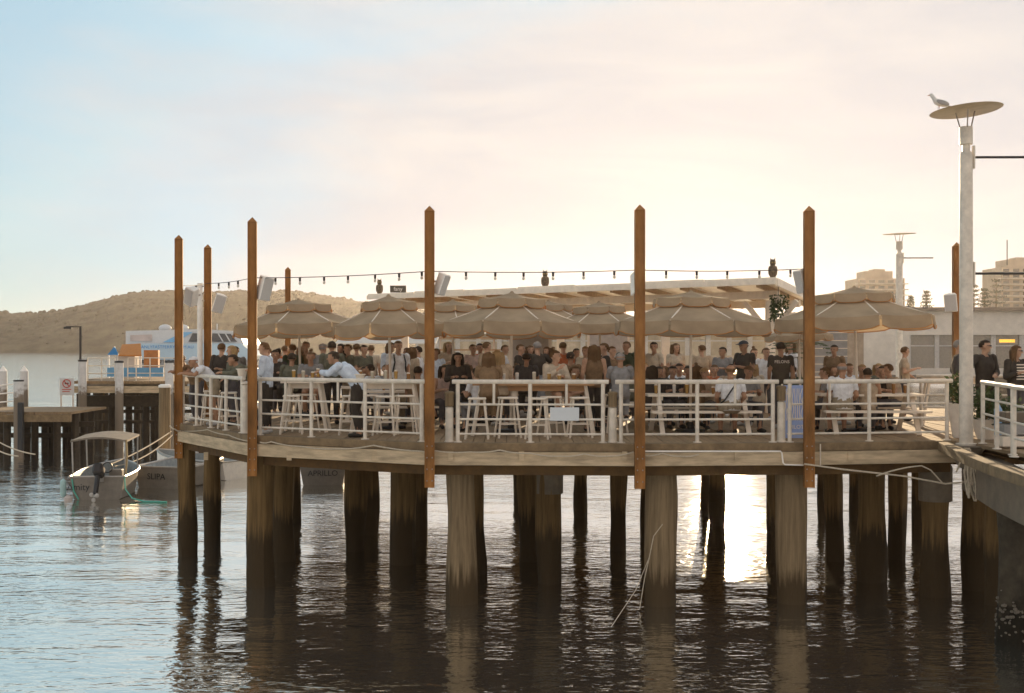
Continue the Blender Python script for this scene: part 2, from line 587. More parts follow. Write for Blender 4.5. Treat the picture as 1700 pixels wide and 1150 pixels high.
def pile(pxx, d, r, m=None, top=None, collar=False, lean=0.0):
    X = px(pxx, d)
    mb = MB(); pts = []; rs = []
    zt = DECK - 0.30 if top is None else top
    n = 14
    for i in range(n + 1):
        u = i / n
        z = -2.0 + (zt + 2.0) * u
        pts.append((X + lean * (1 - u) + 0.015 * math.sin(5 * u + X), d + 0.01 * math.sin(7 * u), z))
        rs.append(r * (1.04 - 0.08 * u) * (1 + 0.03 * math.sin(9 * u + X * 3)))
    mb.tube(pts, rs, 16)
    vs = []
    for (a, b, c) in mb.v:
        q = Vector((a * 7.0, b * 7.0, c * 0.8))
        nn = (mnoise.noise(q) * 0.04 + mnoise.noise(Vector((X, c * 0.9, d))) * 0.035)
        dx, dy = a - X, b - d
        vs.append((a + dx * nn / r * 1.2, b + dy * nn / r * 1.2, c))
    mb.v = vs
    o = mb.build('pile', m or M_pile, wharf, smooth=True)
    if collar:
        mc = MB().lathe([(r * 1.12, 0.0), (r * 1.12, 0.62), (r * 1.05, 0.66)], (X, d, zt - 0.85), 14)
        mc.build('collar', M_conc, o)
    return o
PILES = [(310,27.9,.20,0),(352,30.2,.20,0),(433,24.35,.27,0),(472,27.2,.24,0),(487,33.2,.2,0),(590,28.5,.24,0),(612,31,.24,0),
    (668,26.8,.26,0),(697,30.2,.2,0),(765,22.75,.27,2),(786,25.6,.22,0),(882,27.2,.28,0),(912,24.6,.24,1),(965,34,.18,0),(1027,28.6,.2,0),(1072,30.2,.12,0),(1097,22.6,.29,2),
    (1170,36.2,.13,0),(1190,32.5,.2,0),(1281,27,.13,0),(1313,22.75,.28,2),(1364,33,.1,0),(1385,27.2,.2,0),(1447,24.8,.27,0),(1490,27.4,.2,0),(1524,30.2,.14,0),(1553,23.4,.27,1),
    (1622,24.0,.28,0),(1655,22.6,.2,0),(620,40,.2,0),(860,38,.15,0),(1110,36.5,.15,0),(1420,33.5,.15,0)]
for (a, d, r, c) in PILES:
    pile(a, d, r, M_pileg if c == 2 else M_pile, None, c == 1)
# stout concrete cylinder under the boardwalk, crusted with oysters
o = pile(1690, 19.6, 0.30, mat('oyster_concrete', (0.065, 0.052, 0.036), 0.9, var=0.4, scale=5, bump=0.9, bscale=14, tide=((0.022,0.018,0.012), 0.55), spec=0.15), DECK - 0.8)
oy = MB()
rr = random.Random(3)
for i in range(170):
    a = rr.uniform(0, 6.28); z = rr.gauss(0.42, 0.16); q = rr.uniform(0.015, 0.04)
    oy.sphere((px(1690, 19.6) + 0.31 * math.cos(a), 19.6 + 0.31 * math.sin(a), z), (q, q, q * 0.7), 5, 4)
tag(oy.build('oysters', mat('oyster_shell', (0.16, 0.13, 0.095), 0.7, var=0.4, scale=30), o), kind='stuff')
# sleeves bolted to the front piles
for (a, d) in ((747, 22.35), (1346, 22.6)):
    pass
# ropes, pipes and cables hung along the fascia
def wire(name, pts, r, m, parent):
    return MB().tube(pts, r, 6).build(name, m, parent, smooth=True)
def fr(pxx, y, off=0.13):
    """a point on the wharf's front face"""
    lo = None
    for a, b in zip(FRONT, FRONT[1:]):
        pa = 850 + a.x / a.y * F; pb = 850 + b.x / b.y * F
        if pa <= pxx <= pb:
            t = (pxx - pa) / (pb - pa)
            # perspective-correct
            wa, wb = 1 / a.y, 1 / b.y
            d = 1 / (wa + (wb - wa) * t)
            return P(pxx, y, d - off)
    return P(pxx, y, 22.5)
for pts in ([(282,706),(290,712),(300,715),(345,713),(380,722),(418,733)], [(432,734),(450,733),(500,741),(560,745),(620,739),(700,749),(712,746)],
            [(721,748),(780,750),(830,747),(880,752),(930,757),(970,753),(1010,757),(1052,750)], [(1068,756),(1100,752),(1130,757),(1160,754)]):
    q = [fr(a, b) for a, b in pts]
    fine = []
    for a, b in zip(q, q[1:]):
        fine += catenary(a, b, 0.02, 5)[:-1]
    fine.append(q[-1])
    wire('rope', fine, 0.013, M_rope, wharf)
wire('rope', [fr(1070, 749), fr(1296, 749), fr(1298, 752), fr(1300, 768), fr(1303, 771), fr(1335, 772)], 0.014, M_white, wharf)
wire('conduit', [fr(1362, 737, .1), fr(1362, 745), fr(1362, 772)], 0.011, M_rail, wharf)
for a in (342, 480, 622, 748, 866, 1037, 1224, 1412):
    q = fr(a, 757, 0.115)
    MB().box(q, (0.09, 0.03, 0.16)).build('bracket', M_fascia, wharf)
# ================================================================== steel posts at the corners
def steel_post(pxx, d, label, zbot=DECK - 0.75, h=4.05, wpx=None, top=None):
    X = px(pxx, d)
    t = thing('steel_post', label, 'post', (X, d, zbot), 0, 'rusty steel posts round the wharf')
    zt = (top if top is not None else DECK + h) - zbot
    wd = 0.172
    ang = math.atan2(X, d)
    rot = Matrix.Rotation(-ang * 0.5 + 0.05, 3, 'Z')
    mb = MB()
    # flanged section: two flanges and a web, closed by a pyramid cap
    mb.box((0, 0, zt / 2), (wd, 0.13, zt), rot)
    for s in (-1, 1):
        mb.box(rot @ Vector((s * (wd / 2 - 0.008), 0, zt / 2 - 0.001)), (0.016, 0.19, zt - 0.002), rot)
    mb.build('shaft', M_rust, t)
    h2 = wd / 2 + 0.004
    vs = [rot @ Vector(v) for v in ((-h2,-h2,0),(h2,-h2,0),(h2,h2,0),(-h2,h2,0),(0,0,0.10))]
    MB().add([v + Vector((0,0,zt + 0.001)) for v in vs], [(3,2,1,0),(0,1,4),(1,2,4),(2,3,4),(3,0,4)]).build('cap', M_rust, t)
    for i in range(4):
        for s in (-0.045, 0.045):
            c = rot @ Vector((s, -0.068, 0.12 + i * 0.2))
            MB().sphere(c, 0.014, 6, 4).build('bolt', M_bolt, t)
    return t
steel_post(297, 27.75, 'rusty steel post at the left end of the wharf railing')
steel_post(345, 30.3, 'rusty steel post with a tilted speaker beside the white mast')
steel_post(419, 23.95, 'rusty steel post at the left front corner, in front of the man in pale shirt')
steel_post(713, 22.02, 'rusty steel post left of the mid railing with an angular white speaker')
steel_post(1062, 21.82, 'rusty steel post right of the blank white board on the railing')
steel_post(1343, 22.02, 'rusty steel post in front of the blue menu board')
steel_post(1588, 29.7, 'rusty steel post behind the tall lamp column', zbot=DECK)
steel_post(478, 38.9, 'far rusty steel post rising behind the leftmost parasol', zbot=DECK)

# ================================================================== railings
RH = 1.08
def railing(a, b, label, nseg, shorts=True, end_over=0.1, heights=(0.68, 0.42, 0.16), zb=DECK):
    a = Vector(a); b = Vector(b)
    c = (a + b) / 2
    t = thing('railing', label, 'railing', (c.x, c.y, zb), 0, 'white tube railings of the wharf')
    A = Vector((a.x - c.x, a.y - c.y, 0)); B = Vector((b.x - c.x, b.y - c.y, 0))
    d = (B - A).normalized()
    up = Vector((0, 0, 1))
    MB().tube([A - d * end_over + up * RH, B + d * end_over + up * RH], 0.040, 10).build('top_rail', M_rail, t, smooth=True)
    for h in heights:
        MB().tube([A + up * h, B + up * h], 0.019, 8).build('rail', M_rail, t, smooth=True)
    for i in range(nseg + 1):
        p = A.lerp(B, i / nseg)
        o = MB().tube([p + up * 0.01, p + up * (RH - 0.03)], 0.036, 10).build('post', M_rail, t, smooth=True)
        MB().lathe([(0.075, 0.0), (0.075, 0.014), (0.04, 0.02)], p + up * 0.013, 10).build('base_plate', M_rail, o)
        if shorts and i < nseg:
            p = A.lerp(B, (i + 0.5) / nseg)
            MB().tube([p + up * heights[0], p + up * (RH - 0.03)], 0.024, 8).build('short_post', M_rail, t, smooth=True)
    return t
def on_front(pxx, inset=0.12):
    for a, b in zip(FRONT, FRONT[1:]):
        pa = 850 + a.x / a.y * F; pb = 850 + b.x / b.y * F
        if pa - 1 <= pxx <= pb + 1:
            t = (pxx - pa) / (pb - pa)
            wa, wb = 1 / a.y, 1 / b.y
            d = 1 / (wa + (wb - wa) * t) + inset
            return Vector((px(pxx, d), d))
    return Vector((px(pxx, 22.6), 22.6))
railing(on_front(304), on_front(402), 'white tube railing on the receding left side of the wharf', 4, False)
railing(on_front(432), on_front(700), 'white tube railing between the two left front steel posts', 3)
railing(on_front(760), on_front(1001), 'white tube railing carrying a blank white board in mid wharf', 2)
railing(on_front(1031), on_front(1283), 'white tube railing in front of the bench of the man with a strap', 2)
railing(on_front(1311), on_front(1572), 'white tube railing in front of the right parasol table', 2)
railing(BOARD[0] + Vector((0.22, -0.75)), BOARD[0] + Vector((-0.17, -3.05)), 'white tube railing on the boardwalk just right of the lamp column', 2, False, 0.06, (0.80, 0.54, 0.30))
railing((7.66, 19.3), (7.3, 16.4), 'white tube railing on the boardwalk cut by the right picture edge', 2, False, 0.06, (0.80, 0.54, 0.30))
railing((-7.2, 30.6), (-6.9, 38.5), 'white tube railing along the far left side of the wharf', 6, False)
railing((8.6, 26.6), (13.4, 26.2), 'white tube railing behind the right parasol table near the planter', 4, False)

# blank board on the railing
o = MB().box((0, 0, 0), (0.51, 0.025, 0.235)).build('notice_board', mat('board_white', (0.62,0.64,0.64), 0.5, var=0.06, scale=2), None, bevel=0.006)
c = on_front(937); o.location = (c.x, c.y - 0.055, pz(687, c.y)); tag(o, 'blank white board fixed to the middle railing', 'board')

# white round bollards between the railing sections
def bollard(pxx, label, h=0.78, topwood=False, inset=0.2):
    c = on_front(pxx, inset)
    t = thing('bollard', label, 'bollard', (c.x, c.y, DECK), 0, 'white bollards between railing sections')
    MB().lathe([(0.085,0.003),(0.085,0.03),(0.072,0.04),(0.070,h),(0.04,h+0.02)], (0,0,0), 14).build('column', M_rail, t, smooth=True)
    if topwood:
        MB().lathe([(0.075,0),(0.08,0.03),(0.078,0.2),(0.09,0.22),(0.09,0.25),(0.05,0.27)], (0,0,h+0.021), 12).build('top_cap', M_pileg, t, smooth=True)
    else:
        MB().lathe([(0.08,0),(0.08,0.03),(0.03,0.05)], (0,0,h+0.021), 12).build('top_cap', M_rail, t, smooth=True)
    return t
bollard(407, 'white bollard beside the left front corner post', 0.95)
bollard(746, 'white bollard between the left front and middle railings', 0.62, True)
bollard(1017, 'white bollard with weathered cap just left of the bench railing', 0.62, True)
bollard(1297, 'white bollard left of the blue menu board', 0.72, True)

# ================================================================== lamp columns
def lamp(pxx, d, label, zbase, ztop, disc_r, tilt, arm_y=None, arms=(), r=0.118):
    X = px(pxx, d)
    t = thing('lamp_column', label, 'lamp post', (X, d, zbase), 0, 'white disc lamp columns')
    h = ztop - zbase
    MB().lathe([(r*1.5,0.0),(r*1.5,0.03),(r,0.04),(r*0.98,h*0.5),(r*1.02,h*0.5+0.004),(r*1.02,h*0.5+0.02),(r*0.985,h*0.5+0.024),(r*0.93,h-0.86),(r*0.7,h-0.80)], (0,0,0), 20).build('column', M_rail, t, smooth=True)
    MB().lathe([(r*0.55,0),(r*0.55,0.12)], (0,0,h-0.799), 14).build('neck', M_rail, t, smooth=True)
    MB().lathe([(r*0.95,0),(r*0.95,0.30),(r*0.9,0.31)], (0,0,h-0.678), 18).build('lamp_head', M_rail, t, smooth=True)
    rot = Matrix.Rotation(R(tilt[0]), 3, 'X') @ Matrix.Rotation(R(tilt[1]), 3, 'Y')
    MB().lathe([(disc_r*0.96,-0.012),(disc_r,0.0),(disc_r*0.7,0.02),(0.05,0.04)], (0,0,h-0.08), 32, rot).build('disc', mat('lamp_disc', (0.50,0.38,0.23), 0.5, var=0.15), t, smooth=True)
    for a in (20, 140, 260):
        v = Vector((math.cos(R(a)), math.sin(R(a)), 0))
        MB().tube([v * r * 0.8 + Vector((0,0,h-0.42)), rot @ (v * disc_r * 0.30) + Vector((0,0,h-0.09))], 0.012, 6).build('strut', M_bolt, t)
    for (z, l) in arms:
        MB().box((r + 0.012, 0, z), (0.03, 0.09, 0.4)).build('arm_plate', M_rail, t)
        MB().tube([(r + 0.02, 0, z), (r + l, -0.02, z)], 0.022, 8).build('arm', M_dark, t)
    return t
lm = lamp(1604, 22.2, 'tall white lamp column with a tilted disc and a seagull on it', DECK - 0.03, pz(183,22.2)+0.08, 0.62, (-3, -4.5), arms=((pz(258,22.2)-DECK, 1.9), (pz(451,22.2)-DECK, 1.9)))
MB().lathe([(0.30,-0.02),(0.42,0.0),(0.42,0.02),(0.2,0.022)], (0,0,-0.02), 6).build('base_slab', M_conc, lm)
MB().lathe([(0.12,-0.4),(0.36,-0.025)], (0,0,0), 6).build('corbel', M_conc, lm)
lamp(1493, 48, 'small white disc lamp column standing beyond the right parasol', DECK, pz(388,48)+0.08, 0.62, (2, -2), arms=((pz(428,48)-DECK, 1.15),), r=0.13)

# seagull
g = thing('seagull', 'white and grey seagull standing on the tilted lamp disc', 'seagull', P(1557, 180.5, 22.2), 0)
g.rotation_euler = (0, 0, R(8))
gb = MB()
pts = [(-0.13,0,0.235),(-0.105,0,0.225),(-0.075,0,0.18),(-0.03,0,0.13),(0.04,0,0.105),(0.11,0,0.085),(0.17,0,0.065),(0.215,0,0.05)]
gb.tube(pts, [0.028,0.033,0.034,0.055,0.062,0.05,0.028,0.008], 12)
gb.sphere((-0.125,0,0.24), (0.035,0.03,0.031), 10, 8)
gb.build('body', mat('gull_white', (0.72,0.70,0.66), 0.7, var=0.06), g, smooth=True)
for s in (-1, 1):
    MB().sphere((0.07, s*0.048, 0.105), (0.125,0.016,0.045), 12, 8, Matrix.Rotation(R(14),3,'Y')).build('wing', mat('gull_grey', (0.33,0.32,0.31), 0.7), g, smooth=True)
    MB().tube([(0.02, s*0.022, 0.06), (0.015, s*0.024, 0.0)], 0.005, 5).build('leg', mat('gull_leg', (0.35,0.12,0.05), 0.6), g)
    MB().sphere((-0.138, s*0.027, 0.247), 0.005, 6, 4).build('eye', M_black, g)
MB().tube([(-0.155,0,0.237),(-0.20,0,0.222)], [0.011,0.003], 6).build('beak', mat('gull_beak', (0.25,0.10,0.04), 0.6), g)
MB().sphere((0.2,0,0.052), (0.05,0.02,0.008), 8, 5).build('tail', M_black, g)

# ================================================================== speakers on the posts
def speaker(pxx, pyy, d, wpx, hpx, rot, label):
    s = F / d
    wd, hh = wpx / s, hpx / s
    t = thing('speaker', label, 'speaker', P(pxx, pyy, d), 0, 'white outdoor speakers on the posts')
    t.rotation_euler = rot
    dp = wd * 0.85
    q = [(-wd/2, -dp/2), (wd/2, -dp/2), (wd*0.32, dp/2), (-wd*0.32, dp/2)]
    MB().prism(q, -hh/2, hh/2).build('cabinet', M_white, t, bevel=0.015)
    MB().box((0, -dp/2 - 0.006, 0), (wd*0.86, 0.01, hh*0.9)).build('grille', mat('speaker_grille', (0.55,0.52,0.48), 0.7, var=0.1, scale=60), t)
    MB().tube([(0, dp/2 - 0.01, 0), (0, dp/2 + 0.12, 0)], 0.02, 6).build('bracket', M_bolt, t)
    return t
speaker(319, 492, 28.2, 20, 30, (R(12), R(22), R(-30)), 'white speaker tilted left, hung at the leftmost steel post')
speaker(363, 503, 30.0, 19, 31, (R(12), R(15), R(25)), 'white speaker tilted right on the second steel post')
speaker(438, 478, 24.0, 22, 40, (R(14), R(6), R(48)), 'white speaker on the left front corner post')
speaker(732, 471, 22.1, 19, 36, (R(20), R(4), R(60)), 'white speaker right of the second front post')
speaker(1059, 471, 22.0, 24, 38, (R(15), 0, R(180)), 'white speaker behind the third front post')
speaker(1331, 467, 22.2, 18, 40, (R(14), R(-3), R(-55)), 'white speaker left of the fourth front post')
speaker(1579, 502, 29.5, 21, 30, (R(8), R(-4), R(-25)), 'white speaker on the steel post behind the lamp column')
# white mast
t = thing('mast', 'white tube mast between the two leftmost steel posts', 'mast', (px(332, 30), 30, DECK))
MB().tube([(0,0,0),(0,0,pz(470,30)-DECK)], 0.065, 10).build('pole', M_white, t, smooth=True)
for i in range(3):
    MB().box((0, 0, pz(475 + i*12, 30)-DECK), (0.2, 0.05, 0.03)).build('clamp', M_bolt, t)

# ================================================================== festoon lights
fl = thing('festoon_lights', 'string of bare festoon bulbs sagging from post to post above the wharf', 'string lights', (0, 25, DECK))
def rel(v): return Vector(v) - Vector((0, 25, DECK))
nodes = [P(305,474,27.8), P(345,470,30.2), P(419,461,24), P(713,450,22.1), P(1062,448,21.9), P(1343,446,22.1)]
bulbs = [[], [363,380,395], [458,498,538,578,622,663,700], [774,822,870,919,969,1019], [1106,1157,1208,1261,1312]]
bulbs[0] = [325]
for i, (a, b) in enumerate(zip(nodes, nodes[1:])):
    cp = catenary(a, b, 0.03 if i else 0.02, 10)
    MB().tube([rel(p) for p in cp], 0.0075, 5).build('cable', M_dark, fl)
    for bx in bulbs[i]:
        # point on the cable that projects to this pixel column
        best = None
        for u in range(201):
            q = a.lerp(b, u / 200) - Vector((0,0,(0.03 if i else 0.02) * 4 * (u/200) * (1 - u/200)))
            e = abs(850 + q.x / q.y * F - bx)
            if best is None or e < best[0]: best = (e, q)
        q = rel(best[1])
        so = MB().lathe([(0.014,-0.075),(0.02,-0.07),(0.022,-0.01),(0.012,0.0)], q, 8).build('socket', M_dark, fl)
        MB().sphere(q - Vector((0,0,0.105)), (0.026,0.026,0.034), 8, 6).build('bulb', M_bulb, so, smooth=True)

# ================================================================== parasols
def parasol_meshes():
    R1, R2 = 1.0, 0.49
    n = 8
    def corner(r, k): 
        a = 2*math.pi*(k+0.5)/n
        return Vector((r*math.sin(a), -r*math.cos(a), 0))
    def panel(ra, za, rb, zb, sag, mb, sub=5):
        a0, a1 = corner(ra,-1), corner(ra,0)
        b0, b1 = corner(rb,-1), corner(rb,0)
        rows = []
        for j in range(sub+1):
            v = j/sub
            row = []
            for i in range(sub+1):
                u = i/sub
                p = a0.lerp(a1,u).lerp(b0.lerp(b1,u), v)
                z = za + (zb-za)*v - sag*4*u*(1-u)*v*1.0 - 0.02*math.sin(math.pi*v)
                row.append((p.x, p.y, z))
            rows.append(row)
        base = len(mb.v)
        for r_ in rows: mb.v.extend(r_)
        for j in range(sub):
            for i in range(sub):
                q = base + j*(sub+1) + i
                mb.f.append((q, q+1, q+sub+2, q+sub+1))
        return rows[-1]
    def valance(rb, z0, h, sag, mb, flare=1.015, sub=6):
        b0, b1 = corner(rb,-1), corner(rb,0)
        base = len(mb.v)
        for j in range(4):
            for i in range(sub+1):
                u = i/sub
                uu = 0.02 + u*0.96
                p = b0.lerp(b1,uu)*(1+(flare-1)*j/3)
                rnd = (abs(2*u-1)**6)*0.05*(j/3)
                z = z0 - sag*4*uu*(1-uu) - h*j/3 + rnd
                mb.v.append((p.x, p.y, z))
        for j in range(3):
            for i in range(sub):
                q = base + j*(sub+1) + i
                mb.f.append((q, q+1, q+sub+2, q+sub+1))
    main = MB(); panel(0.38, 0.33, R1, 0.0, 0.03, main)
    vent = MB(); panel(0.03, 0.60, R2, 0.465, 0.012, vent)
    v1 = MB(); valance(R1, 0.0, 0.25, 0.03, v1)
    v2 = MB(); valance(R2, 0.465, 0.175, 0.012, v2, 1.03)
    trim = MB()
    b0, b1 = corner(R1,-1), corner(R1,0)
    trim.tube([(b0.lerp(b1,0.022+u/8*0.956)*1.016 + Vector((0,0,-0.252-0.03*4*(u/8)*(1-u/8)+(abs(2*u/8-1)**6)*0.05))) for u in range(9)], 0.009, 4)
    trim2 = MB(); d0, d1 = corner(R2,-1), corner(R2,0)
    trim2.tube([(d0.lerp(d1,0.022+u/8*0.956)*1.032 + Vector((0,0,0.288-0.012*4*(u/8)*(1-u/8)+(abs(2*u/8-1)**6)*0.05))) for u in range(9)], 0.007, 4)
    rib = MB(); c = corner(1.0, 0)
    rib.beam(c*0.05+Vector((0,0,0.50)), c*0.985+Vector((0,0,-0.015)), 0.016, 0.022)
    strut = MB(); strut.beam(c*0.05+Vector((0,0,0.02)), c*0.55+Vector((0,0,0.22)), 0.012, 0.016)
    return [m.mesh(nm, True) for m, nm in ((main,'canopy_panel'),(vent,'vent_panel'),(v1,'valance'),(v2,'vent_valance'),(trim,'piping'),(rib,'rib'),(strut,'strut'),(trim2,'piping'))]
PM = parasol_meshes()
def parasol(pxx, d, top_y, half_px, rot, label, zs=1.0):
    s = F / d
    rad = half_px / s / 0.985
    ztop = pz(top_y, d)
    t = thing('parasol', label, 'parasol', (px(pxx, d), d, DECK), R(rot), 'taupe parasols on the wharf deck')
    zrim = ztop - DECK - 0.60 * zs
    t.rotation_euler = (R(((int(pxx) * 7) % 5 - 2) * 0.6), R(((int(pxx) * 3) % 5 - 2) * 0.6), R(rot))
    for k in range(8):
        a = R(45 * k)
        for me, m, nm in ((PM[0],M_can,'canopy_panel'),(PM[1],M_can,'vent_panel'),(PM[2],M_can,'valance'),(PM[3],M_can,'vent_valance'),(PM[5],M_fur,'rib'),(PM[6],M_fur,'strut')):
            o = obj(nm, me, m, t, (0,0,zrim), a + 1e-6)
            o.scale = (rad, rad, zs)
            if nm == 'valance':
                p = obj('piping', PM[4], M_cantrim, o)
            if nm == 'vent_valance':
                p = obj('piping', PM[7], M_cantrim, o)
    MB().tube([(0,0,0.06),(0,0,zrim+0.57*zs)], 0.028, 10).build('pole', M_fur, t, smooth=True)
    MB().lathe([(0.03,0),(0.05,0.01),(0.02,0.05)], (0,0,zrim+0.59*zs), 8).build('finial', M_can, t)
    MB().lathe([(0.3,0.002),(0.3,0.05),(0.06,0.07),(0.06,0.2)], (0,0,0), 16).build('base', M_dark, t)
    return t
parasol(500, 30.0, 497, 112, 14, 'leftmost taupe parasol partly behind the left front corner post')
parasol(650, 26.2, 491, 96, 10, 'taupe parasol just left of the second front post')
parasol(848, 25.2, 486, 118, 22.5+22.5, 'taupe parasol in the middle above the long wooden bar table')
parasol(1146, 25.2, 484, 130, 22.5+22.5, 'taupe parasol above the man in the white tee on the bench')
parasol(1425, 25.4, 477, 132, 24, 'taupe parasol at the right, tilted above the benches')
parasol(752, 31.0, 499, 92, 30, 'taupe parasol further back between the second post and the middle parasol', 0.85)
parasol(915, 33.0, 500, 80, 15, 'taupe parasol half hidden right behind the middle parasol', 0.85)
parasol(1000, 30.0, 502, 92, 40, 'taupe parasol further back left of the third front post', 0.85)
parasol(1330, 28.4, 534, 55, 12, 'low taupe parasol edge behind the fourth front post', 0.5)
# ================================================================== pavilion
pv = thing('pavilion', 'open white pavilion with a broad shallow roof on posts behind the parasols', 'pavilion', (2, 35, DECK))
def prel(v): return Vector(v) - Vector((2, 35, DECK))
ZC = 1.72
pa = Vector((-4.6, 40.2, CAMZ + (575-489)/F*40.2))
pb = Vector((6.47, 30.9, CAMZ + (575-461)/F*30.9))
pc = Vector((9.5, 38.6, CAMZ + (575-496)/F*38.6 - 0.05))
pdv = pa + (pc - pb)
nrm = Vector((0,0,1))
npan = 7
for i in range(npan):
    u0, u1 = i/npan + 0.002, (i+1)/npan - 0.002
    q = [pa.lerp(pb,u0), pa.lerp(pb,u1), pdv.lerp(pc,u1), pdv.lerp(pc,u0)]
    lift = 0.02 * (i % 2)
    vs = [prel(v) + Vector((0,0,-0.05+lift)) for v in q] + [prel(v) + Vector((0,0,0.02+lift)) for v in q]
    MB().add(vs, [(3,2,1,0),(4,5,6,7),(0,1,5,4),(1,2,6,5),(2,3,7,6),(3,0,4,7)]).build('roof_panel', M_roof, pv)
up = Vector((0,0,1))
MB().beam(prel(pa)-up*0.09, prel(pb)-up*0.09, 0.06, 0.13).build('front_fascia', M_roof, pv)
MB().beam(prel(pb)-up*0.11, prel(pc)-up*0.11, 0.06, 0.17).build('side_fascia', M_roof, pv)
inn = (pc - pb).normalized()
for i in range(13):
    u = (i + 0.5)/13
    a = pa.lerp(pb,u); b = pdv.lerp(pc,u)
    MB().beam(prel(a)-up*0.13+inn*0.12, prel(b)-up*0.13, 0.07, 0.14).build('rafter', M_soff, pv)
alongv = (pb - pa).normalized()
for k in (1.3, 4.8):
    MB().beam(prel(pa)+inn*k-up*0.31, prel(pb)+inn*k-up*0.31 - alongv*0.2, 0.12, 0.2).build('purlin', M_roof, pv)
for (u, k) in ((0.97,1.3),(0.5,1.3),(0.06,1.3),(0.97,4.8),(0.5,4.8),(0.75,1.3)):
    b = pa.lerp(pb,u) + inn*k
    top = b.z - 0.42 - k*0.03
    x0 = prel((b.x,b.y,DECK))
    MB().box((x0.x,x0.y,(top-DECK)/2), (0.22,0.22,top-DECK)).build('column', M_roof, pv)
    if u > 0.9:
        for s in (-1,1):
            MB().beam((x0.x,x0.y,top-DECK-0.85), Vector((x0.x,x0.y,top-DECK-0.02)) + alongv*s*0.75, 0.08,0.12).build('brace', M_roof, pv)
# things on the pavilion roof
def owl(pxx, pyy, d, lab):
    t = thing('owl_decoy', lab, 'owl decoy', P(pxx, pyy, d), 0, 'brown owl decoys on the pavilion roof')
    mo = mat('owl_brown', (0.14,0.10,0.06), 0.8, var=0.5, scale=25)
    MB().lathe([(0.05,0.0),(0.085,0.05),(0.1,0.17),(0.085,0.27),(0.06,0.31),(0.075,0.36),(0.07,0.42),(0.03,0.46)], (0,0,0), 10).build('body', mo, t, smooth=True)
    for s in (-1,1):
        MB().tube([(s*0.04,0,0.43),(s*0.055,-0.005,0.50)], [0.022,0.004], 5).build('ear_tuft', mo, t)
        MB().sphere((s*0.03,-0.07,0.38), 0.014, 6, 4).build('eye', mat('owl_eye', (0.5,0.35,0.05), 0.3), t)
        MB().sphere((s*0.085,0.0,0.18), (0.03,0.05,0.12), 8, 6).build('wing', mo, t, smooth=True)
    return t
def roof_pt(pxx, off=0.06):
    best=None
    for i in range(401):
        q = pa.lerp(pb, i/400)
        e = abs(850+q.x/q.y*F-pxx)
        if best is None or e<best[0]: best=(e,q)
    return best[1]+inn*0.25
for xx, lab in ((630,'owl decoy at the left tip of the pavilion roof'),(905,'owl decoy midway along the pavilion roof edge'),(1283,'owl decoy at the right corner of the pavilion roof')):
    q = roof_pt(xx)
    o = owl(xx, 0, q.y, lab); o.location = (px(xx,q.y), q.y, q.z+0.02)
q = roof_pt(660)
t = thing('roof_sign', 'small dark sign board with white lettering on the left end of the pavilion roof', 'sign', (px(661,q.y), q.y, q.z+0.045))
MB().box((0,0,0.11), (0.5,0.06,0.22)).build('board', mat('sign_dark', (0.10,0.085,0.06), 0.6), t)
text('lettering', 'fany', M_white, t, (0,-0.035,0.11), (R(90),0,0), 0.17)

# bar counter and back bar under the pavilion
t = thing('bar_counter', 'timber fronted bar counter with a pale top under the pavilion', 'bar', (px(1180,33), 33, DECK))
for i in range(12):
    MB().box((-1.6+i*0.29, 0, 0.5), (0.28,0.06,0.98)).build('plank', M_wood, t)
MB().box((0,0.3,1.03), (3.7,0.75,0.06)).build('worktop', M_fur, t, bevel=0.01)
t = thing('back_bar', 'back bar cabinet with shelves under the pavilion roof', 'cabinet', (px(820,37), 37, DECK))
MB().box((0,0,0.5),(3.2,0.5,1.0)).build('cabinet_body', M_wood, t)
for z in (1.25,1.6,1.95):
    MB().box((0,0.05,z),(3.2,0.35,0.04)).build('shelf', M_wood, t)
for s in (-1,0,1):
    MB().box((s*1.58,0.2,1.55),(0.05,0.05,1.1)).build('upright', M_fur, t)
t = thing('kiosk', 'grey panelled kiosk under the right side of the pavilion', 'kiosk', (px(1372,34.5), 34.5, DECK))
MB().box((0,0,1.25),(1.7,1.2,2.5)).build('wall', mat('kiosk_grey',(0.42,0.34,0.25),0.7), t)
MB().box((-0.1,-0.62,1.55),(1.0,0.04,1.3)).build('shutter', M_grey, t)
MB().box((-0.1,-0.7,0.88),(1.2,0.2,0.05)).build('ledge', M_fur, t)
for i in range(6):
    MB().box((-0.1,-0.645,1.02+i*0.21),(1.0,0.012,0.02)).build('slat', M_fur, t)
for i,(xx,dd,cc) in enumerate(((880,34,(0.45,0.40,0.34)),(1010,35,(0.5,0.46,0.42)))):
    lab = ('grey partition post board behind the dark tee drinkers','pale partition board behind the woman with long hair')[i]
    t = thing('partition', lab, 'partition', (px(xx,dd),dd,DECK))
    MB().box((0,0,1.1),(1.1,0.06,2.1)).build('panel', mat('partition%d'%i,cc,0.7), t)
    for s in (-1,1): MB().box((s*0.55,0,1.1),(0.06,0.09,2.2)).build('post', M_fur, t)
